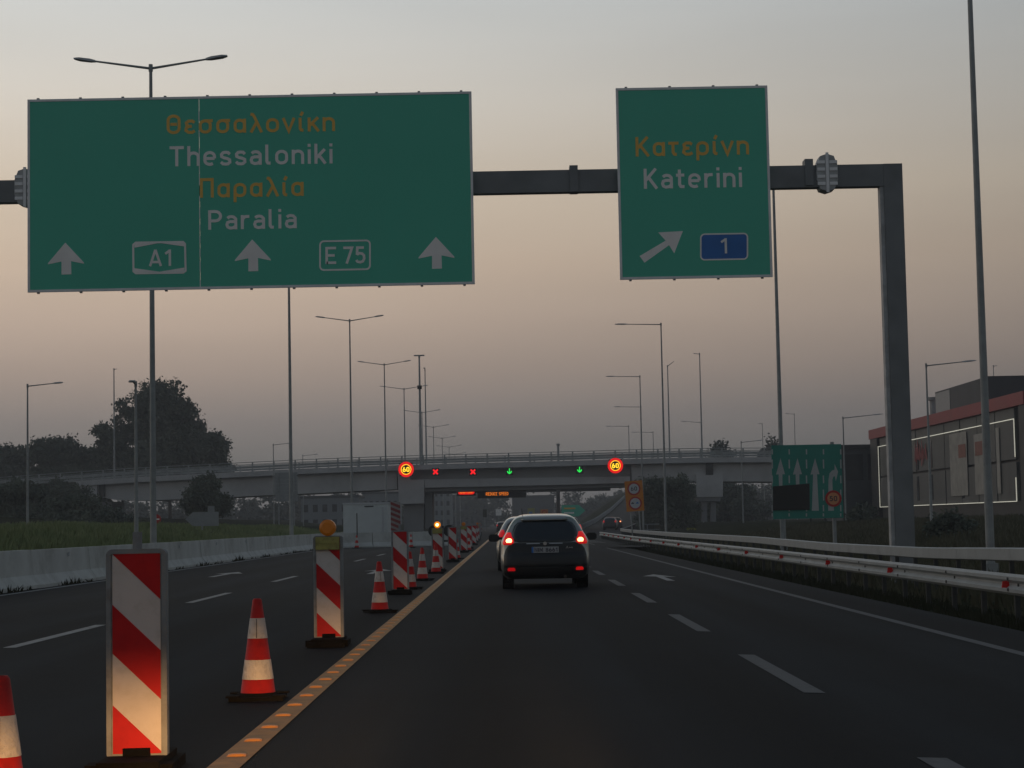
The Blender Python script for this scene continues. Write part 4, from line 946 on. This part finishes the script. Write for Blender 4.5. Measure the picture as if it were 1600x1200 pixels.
far_building('low building far under the bridge below the amber display', 705, 760, 775, 620, 'bldgdark', 2, 6)
far_building('low brownish warehouse far under the bridge above the silver car', 800, 866, 777, 600, 'bldgdark', 1, 5)

# ------------------------------------------------------------------ vegetation
def foliage(mb, blobs, n, size, rnd):
    tot = sum(b[3]*b[4]*b[5] for b in blobs)
    for (cx, cy, cz, rx, ry, rz) in blobs:
        k = int(n*rx*ry*rz/tot)
        # clumps inside the blob
        cl = []
        for _ in range(max(4, k//60)):
            a = rnd.uniform(0, 2*pi); u = rnd.uniform(-1, 1); q = rnd.random()**.35; s = math.sqrt(1-u*u)
            cl.append((cx+rx*q*s*math.cos(a), cy+ry*q*s*math.sin(a), cz+rz*q*u))
        for _ in range(k):
            c = rnd.choice(cl); d = size*3.2
            p = Vector((c[0]+rnd.gauss(0,d*.5), c[1]+rnd.gauss(0,d*.5), c[2]+rnd.gauss(0,d*.4)))
            a = Vector((rnd.gauss(0,1), rnd.gauss(0,1), rnd.gauss(0,1))).normalized()*size*rnd.uniform(.5,1.3); b = a.cross(Vector((rnd.gauss(0,1), rnd.gauss(0,1), rnd.gauss(0,1)))).normalized()*size*rnd.uniform(.3,.7)
            mb.add([p-a, p+b, p+a, p-b], [(0,1,2,3)])
def tree(label, px0, px1, ptop, pbot, Y, n, size, m_='leaf', nb=9, cat='tree', name='tree', seed=1, z0=0, shape=1):
    rnd = random.Random(seed); A = at(px0,ptop,Y); B = at(px1,pbot,Y); cx = (A.x+B.x)/2; W_ = (B.x-A.x)/2; zt = at((px0+px1)/2,ptop,Y).z; zb_ = at((px0+px1)/2,pbot,Y).z
    t = thing(name, label, cat, (cx,Y,z0)); H = zt-z0; cz = (zt+zb_)/2-z0; hz = (zt-zb_)/2
    tr = MB().tube((0,0,-.5),(0,0,H*.55),max(.12,W_*.045),max(.06,W_*.025),8); blobs = []
    for j in range(nb):
        a = 2*pi*j/nb+rnd.uniform(-.3,.3); q = rnd.uniform(.15,.62) if j else 0
        lz = rnd.uniform(-.75,.55)
        wz = math.sqrt(max(.1,1-(lz*.9)**2))*shape+(1-shape)
        b = (W_*q*math.cos(a)*wz*1.05, W_*q*math.sin(a)*.8*wz, cz+hz*lz, W_*rnd.uniform(.38,.56), W_*rnd.uniform(.36,.5), hz*rnd.uniform(.34,.5)); blobs.append(b)
        tr.tube((0,0,H*.3),(b[0]*.9,b[1]*.9,b[2]),max(.05,W_*.018),max(.02,W_*.006),6)
    blobs.append((0,0,cz+hz*.62,W_*.3,W_*.3,hz*.36))
    for j in range(5): blobs.append((W_*(-.62+.31*j), rnd.uniform(-.3,.3)*W_, cz-hz*rnd.uniform(.45,.8), W_*.36, W_*.36, hz*.42))
    tr.build('trunk', M['bark'], t); cr_ = MB(); foliage(cr_, blobs, n, size, rnd); cr_.build('crown', M[m_], t); return t
tree('large dark broad tree at left, its top crossed by the tallest lamp post', 195, 335, 590, 765, 292, 52000, .30, nb=14, seed=3)
tree('dark rounded tree joined to the left side of the large tree', 148, 235, 618, 765, 296, 26000, .30, nb=10, seed=4)
tree('smaller ragged tree at the right foot of the large tree, by the bridge railing', 300, 368, 674, 765, 288, 14000, .28, nb=7, seed=5)
tree('low broad tree at the far left behind the lamp post', 38, 168, 684, 765, 300, 34000, .30, nb=12, seed=6, shape=.2)
tree('leftmost low tree cut by the picture edge', -70, 78, 697, 765, 306, 30000, .30, nb=12, seed=7, shape=.2)
tree('dark bush hiding part of the bridge girder right of the big tree', 282, 362, 738, 806, 190, 14000, .17, nb=9, seed=8, name='bush', cat='bush')
tree('dark bushes on the slope at the far left below the railing', -60, 110, 750, 822, 180, 26000, .18, nb=12, seed=9, shape=.2, name='bush', cat='bush')
tree('overgrown shrub on the bridge slope, left of the no entry sign', 60, 215, 772, 828, 170, 22000, .17, nb=12, seed=10, shape=.3, name='bush', cat='bush')
tree('tall scrub covering the end of the bridge approach slope at left', 40, 150, 748, 815, 225, 20000, .2, nb=11, seed=18, shape=.3, name='bush', cat='bush')
tree('dark tree in front of the bridge right of the orange sign', 985, 1090, 742, 818, 215, 18000, .18, nb=9, seed=11)
tree('faint small tree behind the right end of the orange sign', 1040, 1092, 742, 815, 232, 9000, .19, nb=6, seed=12)
tree('thin treetops above the bridge railing beside the small left-armed lamp', 1106, 1152, 688, 722, 300, 1100, .3, 'leaf2', nb=6, seed=13)
tree('sparse treetop above the bridge left of the green lane sign', 1186, 1226, 682, 722, 300, 1500, .3, 'leaf2', nb=6, seed=14)
tree('low bush between the green lane sign and the annex', 1322, 1368, 785, 818, 150, 3000, .16, nb=6, seed=15, name='bush', cat='bush')
tree('dark bush below the lit outline beside the gantry post', 1445, 1530, 800, 846, 90, 4000, .12, nb=7, seed=16, name='bush', cat='bush')
tree('tree seen under the right bridge span near the annex', 1060, 1215, 748, 815, 300, 22000, .28, nb=12, seed=17)
# far wood closing the view under the bridge: reads as one mass
mb = MB(); rnd = random.Random(21)
for j in range(86):
    px = -40+j*17+rnd.uniform(-6,6)
    if 834 < px < 862: continue
    Y = (470 if px < 640 or px > 1010 else 630)+rnd.uniform(-25,40); p = at(px,800,Y); hh = rnd.uniform(8.5,12)*Y/560
    foliage(mb, [(p.x,Y,hh*.5,3.8,3,hh*.55),(p.x+rnd.uniform(-2,2),Y,hh*.28,4.4,3,hh*.38)], 900, .55, rnd)
tag(mb.build('far_wood', M['leaf2']), 'dark far-off wood closing the view under the bridge', 'wood', kind='stuff')
# grass
def grass(name, label, m_, n, fx, fy_, h, seed, lean=.25, wdt=.02):
    rnd = random.Random(seed); mb = MB()
    for _ in range(n):
        x, y = fx(rnd), fy_(rnd)
        nn = noise.noise(Vector((x*.25, y*.12, 3)))
        if nn < -.35 and rnd.random() < .6: continue
        z = gz(x,y)-.03; hh = h*rnd.uniform(.45,1.25)*(1+.5*nn); dx, dy = rnd.gauss(0,lean)*hh, rnd.gauss(0,lean)*hh; w = wdt*rnd.uniform(.6,1.6)*(1+y/60)
        mb.add([(x-w,y,z),(x+w,y,z),(x+dx,y+dy,z+hh)], [(0,1,2)])
    return tag(mb.build(name, M[m_]), label, 'grass', kind='stuff')
grass('grass', 'green grass on the bank behind the concrete median barrier', 'grass', 60000, lambda r: -11.6-r.random()**1.4*26, lambda r: 36+r.random()*130, .38, 31)
grass('grass', 'dry brownish grass on the verge behind the right crash barriers', 'grassdry', 60000, lambda r: 8+r.random()*32, lambda r: 28+r.random()**1.2*120, .34, 32)
grass('grass', 'dark short grass between the right edge line and the front crash barrier', 'verge', 14000, lambda r: 6.35+r.random()*1.6, lambda r: 14+r.random()**1.3*110, .16, 33, wdt=.008)
rnd = random.Random(5); mb = MB()
for _ in range(900):
    y = 22+rnd.random()**1.3*88; c = noise.noise(Vector((0,y*.35,9)))
    if c < -.05: continue
    x = -10.66+rnd.uniform(-.06,.1); hh = rnd.uniform(.03,.12)*(1+c*2)
    mb.add([(x-.02,y,0),(x+.02,y,0),(x+rnd.gauss(0,.05),y+rnd.gauss(0,.08),hh)], [(0,1,2)])
tag(mb.build('weeds', M['verge']), 'dark weeds growing along the foot of the concrete median barrier', 'weeds', kind='stuff')
# small pale yellow scraps on the verge
p = at(1079,826,95); mb = MB()
for j in range(7): mb.add([(j*.07-.2,0,rnd.uniform(-.05,.05)),(j*.07-.15,0,rnd.uniform(-.12,-.05)),(j*.07-.14,0,rnd.uniform(.02,.12))], [(0,1,2)])
tag(mb.build('pale_plant', M['battery'], loc=(p.x,95,p.z)), 'small pale yellow flower heads on the verge above the crash barrier', 'plant')

# ------------------------------------------------------------------ cars
SL = [(.20,.74,.16,3.78,.18),(.28,.82,.05,3.90,.24),(.42,.855,.0,3.94,.28),(.56,.86,0,3.95,.30),(.66,.862,.03,3.94,.30),(.70,.862,.065,3.93,.30),(.85,.856,.085,3.72,.26),(.93,.845,.11,3.40,.24),
      (.99,.815,.15,3.0,.22),(1.10,.75,.25,2.80,.20),(1.22,.69,.36,2.55,.20),(1.32,.625,.46,2.35,.20),(1.375,.575,.53,2.15,.2),(1.41,.52,.62,2.0,.24),(1.435,.46,.78,1.85,.28),(1.45,.38,1.0,1.75,.28),(1.455,.2,1.25,1.65,.18)]
def sl(z): return lerp_pts(SL, z)
def ry(x, z, off=0):      # rear surface depth at height z
    _, hw, yr, yf, r = sl(z); ax_ = abs(x)
    if ax_ > hw-r:
        q = min(1, (ax_-(hw-r))/r); return yr+r*(1-math.sqrt(max(0,1-q*q)))-off
    return yr-off
def patch(rows, off, nx=12, th=.03):
    """rear-surface patch: rows of (z, x0, x1)"""
    vs = []
    for z, a, b in rows:
        for i in range(nx+1):
            x = a+(b-a)*i/nx; vs.append((x, ry(x,z,off), z))
    n_ = nx+1; m_ = len(rows); base = len(vs); vs += [(x,y+th,z) for x,y,z in vs]
    fs = [(j*n_+i,j*n_+i+1,(j+1)*n_+i+1,(j+1)*n_+i) for j in range(m_-1) for i in range(nx)]
    ring = [i for i in range(n_)]+[j*n_+nx for j in range(1,m_)]+[(m_-1)*n_+i for i in range(nx-1,-1,-1)]+[j*n_ for j in range(m_-2,0,-1)]
    fs += [(ring[k],ring[(k+1)%len(ring)] ,ring[(k+1)%len(ring)]+base, ring[k]+base)[::-1] for k in range(len(ring))]
    return MB().add(vs, fs)
def car(label, X, Y, paint='silver', z=0, k=1.0, kh=1.0, detail=True, bright=True, rz=0, plate=None):
    t = thing('car', label, 'car', (X,Y,z), rz); t.scale = (k,k,kh)
    mb = MB(); vs = []; nc = 6
    for z_, hw, yr, yf, r in SL:
        r = min(r, hw-.01)
        for (cx, cy, a0) in ((hw-r,yr+r,-90),(hw-r,yf-r,0),(-hw+r,yf-r,90),(-hw+r,yr+r,180)):
            for i in range(nc+1): vs.append((cx+r*math.cos(R(a0+90*i/nc)), cy+r*math.sin(R(a0+90*i/nc)), z_))
    n_ = 4*(nc+1); mb.add(vs, [(j*n_+i,j*n_+(i+1)%n_,(j+1)*n_+(i+1)%n_,(j+1)*n_+i) for j in range(len(SL)-1) for i in range(n_)]+[tuple(range(n_-1,-1,-1)),tuple((len(SL)-1)*n_+i for i in range(n_))])
    mb.build('body', M[paint], t, smooth=True)
    patch([(.42,-.80,.80),(.49,-.80,.80),(.56,-.80,.80),(.61,-.80,.80),(.66,-.795,.795),(.68,-.79,.79),(.70,-.785,.785),(.775,-.76,.76),(.85,-.70,.70),(.875,-.64,.64),(.895,-.575,.575)], .010, 24).build('tailgate', M['tailgate'], t, smooth=True)
    patch([(.205,-.66,.66),(.28,-.78,.78),(.35,-.80,.80),(.42,-.80,.80),(.425,-.80,.80)], .016, 24).build('bumper_insert', M['black'], t, smooth=True)
    patch([(.905,-.50,.50),(.93,-.59,.59),(1.02,-.62,.62),(1.12,-.62,.62),(1.22,-.585,.585),(1.285,-.52,.52),(1.315,-.40,.40)], .006, 16).build('rear_window', M['glass'], t, smooth=True)
    for s in (-1,1):
        l_ = patch([(.86,s*.66,s*.80),(.90,s*.60,s*.82),(.96,s*.60,s*.80),(1.02,s*.635,s*.78),(1.10,s*.655,s*.735)][::1] if s > 0 else [(.86,-.80,-.66),(.90,-.82,-.60),(.96,-.80,-.60),(1.02,-.78,-.635),(1.10,-.735,-.655)], .014, 8).build('tail_lamp', M['tail' if bright else 'taildim'], t, smooth=True)
        if bright: patch([(.905,s*.69-.05,s*.69+.04),(.935,s*.69-.065,s*.69+.055),(.965,s*.69-.055,s*.69+.05),(.985,s*.69-.02,s*.69+.02)], .022, 4).build('bulb', M['tailcore'], l_, smooth=True)
        MB().tube((s*.72-.11,.72,.30),(s*.72+.11,.72,.30),.30,.30,22).build('wheel', M['rubber'], t)
        MB().tube((s*.72-.11,3.2,.30),(s*.72+.11,3.2,.30),.30,.30,22).build('wheel', M['rubber'], t)
        sv = [(s*.862,1.25,.98),(s*.80,2.75,1.02),(s*.70,2.35,1.33),(s*.665,.95,1.33)]
        sw = MB().add([(x*1.0,y,zz) for x,y,zz in [(s*.822,.85,.99),(s*.822,2.75,.99),(s*.65,2.2,1.31),(s*.65,.8,1.31)]]+[(x-s*.05,y,zz) for x,y,zz in [(s*.822,.85,.99),(s*.822,2.75,.99),(s*.65,2.2,1.31),(s*.65,.8,1.31)]],
            [(0,1,2,3),(7,6,5,4),(0,4,5,1),(1,5,6,2),(2,6,7,3),(3,7,4,0)]).build('side_window', M['glass'], t)
        if detail:
            mr = MB(); mr.tube((s*.83,2.62,.97),(s*.90,2.6,.97),.03,.03,6)
            vs = []
            for q, (hx, hz) in ((.0,(.11,.075)),(.07,(.10,.07)),(.12,(.05,.04))):
                vs += [(s*1.0+a*hx, 2.55+q, .98+b*hz) for a, b in ((-1,-.6),(-.6,-1),(.6,-1),(1,-.5),(1,.5),(.6,1),(-.6,1),(-1,.6))]
            mr.add(vs, [tuple(range(8)),tuple(range(23,15,-1))]+[(k_*8+i,(k_*8)+(i+1)%8,(k_+1)*8+(i+1)%8,(k_+1)*8+i) for k_ in range(2) for i in range(8)]).build('wing_mirror', M['black'], t)
            patch([(.36,s*.655-.07,s*.655+.07),(.40,s*.655-.075,s*.655+.075),(.425,s*.655-.05,s*.655+.05)], .028, 4).build('bumper_reflector', M['taildim' if s < 0 else 'tail'], t)  # reflectors glow by emission, drawing the light they throw back
    if detail:
        for a, b in ((-.36,-.10),(.08,.34)): patch([(.872,a,b),(.884,a,b)], .012, 3, .02).build('chrome_bar', M['chrome'], t)
        MB().disc(0,.878,.035,.045,.09,14).build('badge', M['chrome'], t)
        pl = MB().box(-.26,.26,.035,.055,.70,.815).build('number_plate', M['plate'], t)
        MB().box(-.26,-.225,.030,.0345,.701,.814).build('plate_band', M['signblue'], pl)
        text('plate_text', plate or 'NIM 8661', -.205,.235,.718,.078,.0345,M['plateink'],pl,sw=.17)
        r_ = MB()
        for j, pts in enumerate([[(.40,.775),(.425,.815),(.44,.775)],[(.455,.78),(.475,.80),(.49,.785)],[(.50,.78),(.515,.80),(.53,.78)]]): ribbon(r_, pts, .005, .048-.001*j, lambda a,b:(a,b), .01)
        r_.build('script_badge', M['chrome'], t)
        patch([(1.325,-.42,.42),(1.35,-.46,.46),(1.37,-.44,.44)], .05, 10, .06).build('roof_spoiler', M[paint], t, smooth=True)
        MB().bar((0,.30,.955),(.33,.315,.985),.012,.015).build('wiper', M['black'], t)
        MB().tube((-.42,.9,1.44),(-.43,.8,1.56),.008,.005,6).build('aerial', M['black'], t)
        for s in (-1,1):
            h = MB(); h.lathe([(.02,.94),(.12,.96),(.13,1.02),(.125,1.12),(.09,1.18),(.02,1.2)], 12, s*.36, 1.55); h.build('headrest', M['black'], t, smooth=True)
        MB().tube((.38,.02,.24),(.38,.2,.24),.03,.03,10).build('exhaust', M['black'], t)
    return t
car('silver hatchback ahead with bright tail lamps and a white number plate', .69, 37, 'silver', z=-.005)
car('car mostly hidden ahead of the silver hatchback, only its left side showing', .52, 51, 'silver', bright=False, detail=False)
car('dark car in the right lane half hidden beyond the silver hatchback', 2.72, 93, 'darkcar', z=-.04, detail=False, kh=1.08)
car('light sport utility car entering the exit ramp with dim tail lamps', 12.35, 236, 'silver', z=.14, k=1.02, kh=1.12, detail=False, bright=False, rz=R(-6))
car('dark car on the exit ramp with one bright tail lamp, beyond the light one', 13.9, 252, 'darkcar', z=.25, detail=False, rz=R(-6))
car('distant pale car on the motorway near the last striped boards', -.9, 265, 'whitecar', detail=False, bright=False)

# ------------------------------------------------------------------ parapets of the exit ramp
mb = MB(); pts = []
for y in range(215, 460, 15):
    _, x, z = lerp_pts(RAMP, y); pts.append((x-3.9,y,z))
tag(MB().sweep(pts, [(-.12,-.2),(.12,-.2),(.08,.5),(-.08,.5)]).build('ramp_parapet', M['bldgpale']), 'pale low parapet along the left side of the rising exit ramp', 'parapet')
pts = [(x+8.0,y,z) for x,y,z in pts[3:]]
tag(MB().sweep(pts, [(-.05,.4),(.05,.4),(.05,.8),(-.05,.8)]).build('ramp_rail', M['railsteel']), 'thin steel rail along the right side of the rising exit ramp', 'guardrail')

# ------------------------------------------------------------------ air
hz = MB().box(-920,1020,-62,1250,-3,28).build('haze', bpy.data.materials.new('haze')); tag(hz, kind='stuff')
hm = hz.data.materials[0]; hm.use_nodes = True; hn = hm.node_tree; hn.nodes.remove(hn.nodes['Principled BSDF'])
pv = hn.nodes.new('ShaderNodeVolumePrincipled'); pv.inputs['Density'].default_value = .0006; pv.inputs['Color'].default_value = (.85,.87,.9,1); pv.inputs['Anisotropy'].default_value = .2
hn.links.new(pv.outputs[0], [q for q in hn.nodes if q.type == 'OUTPUT_MATERIAL'][0].inputs['Volume'])
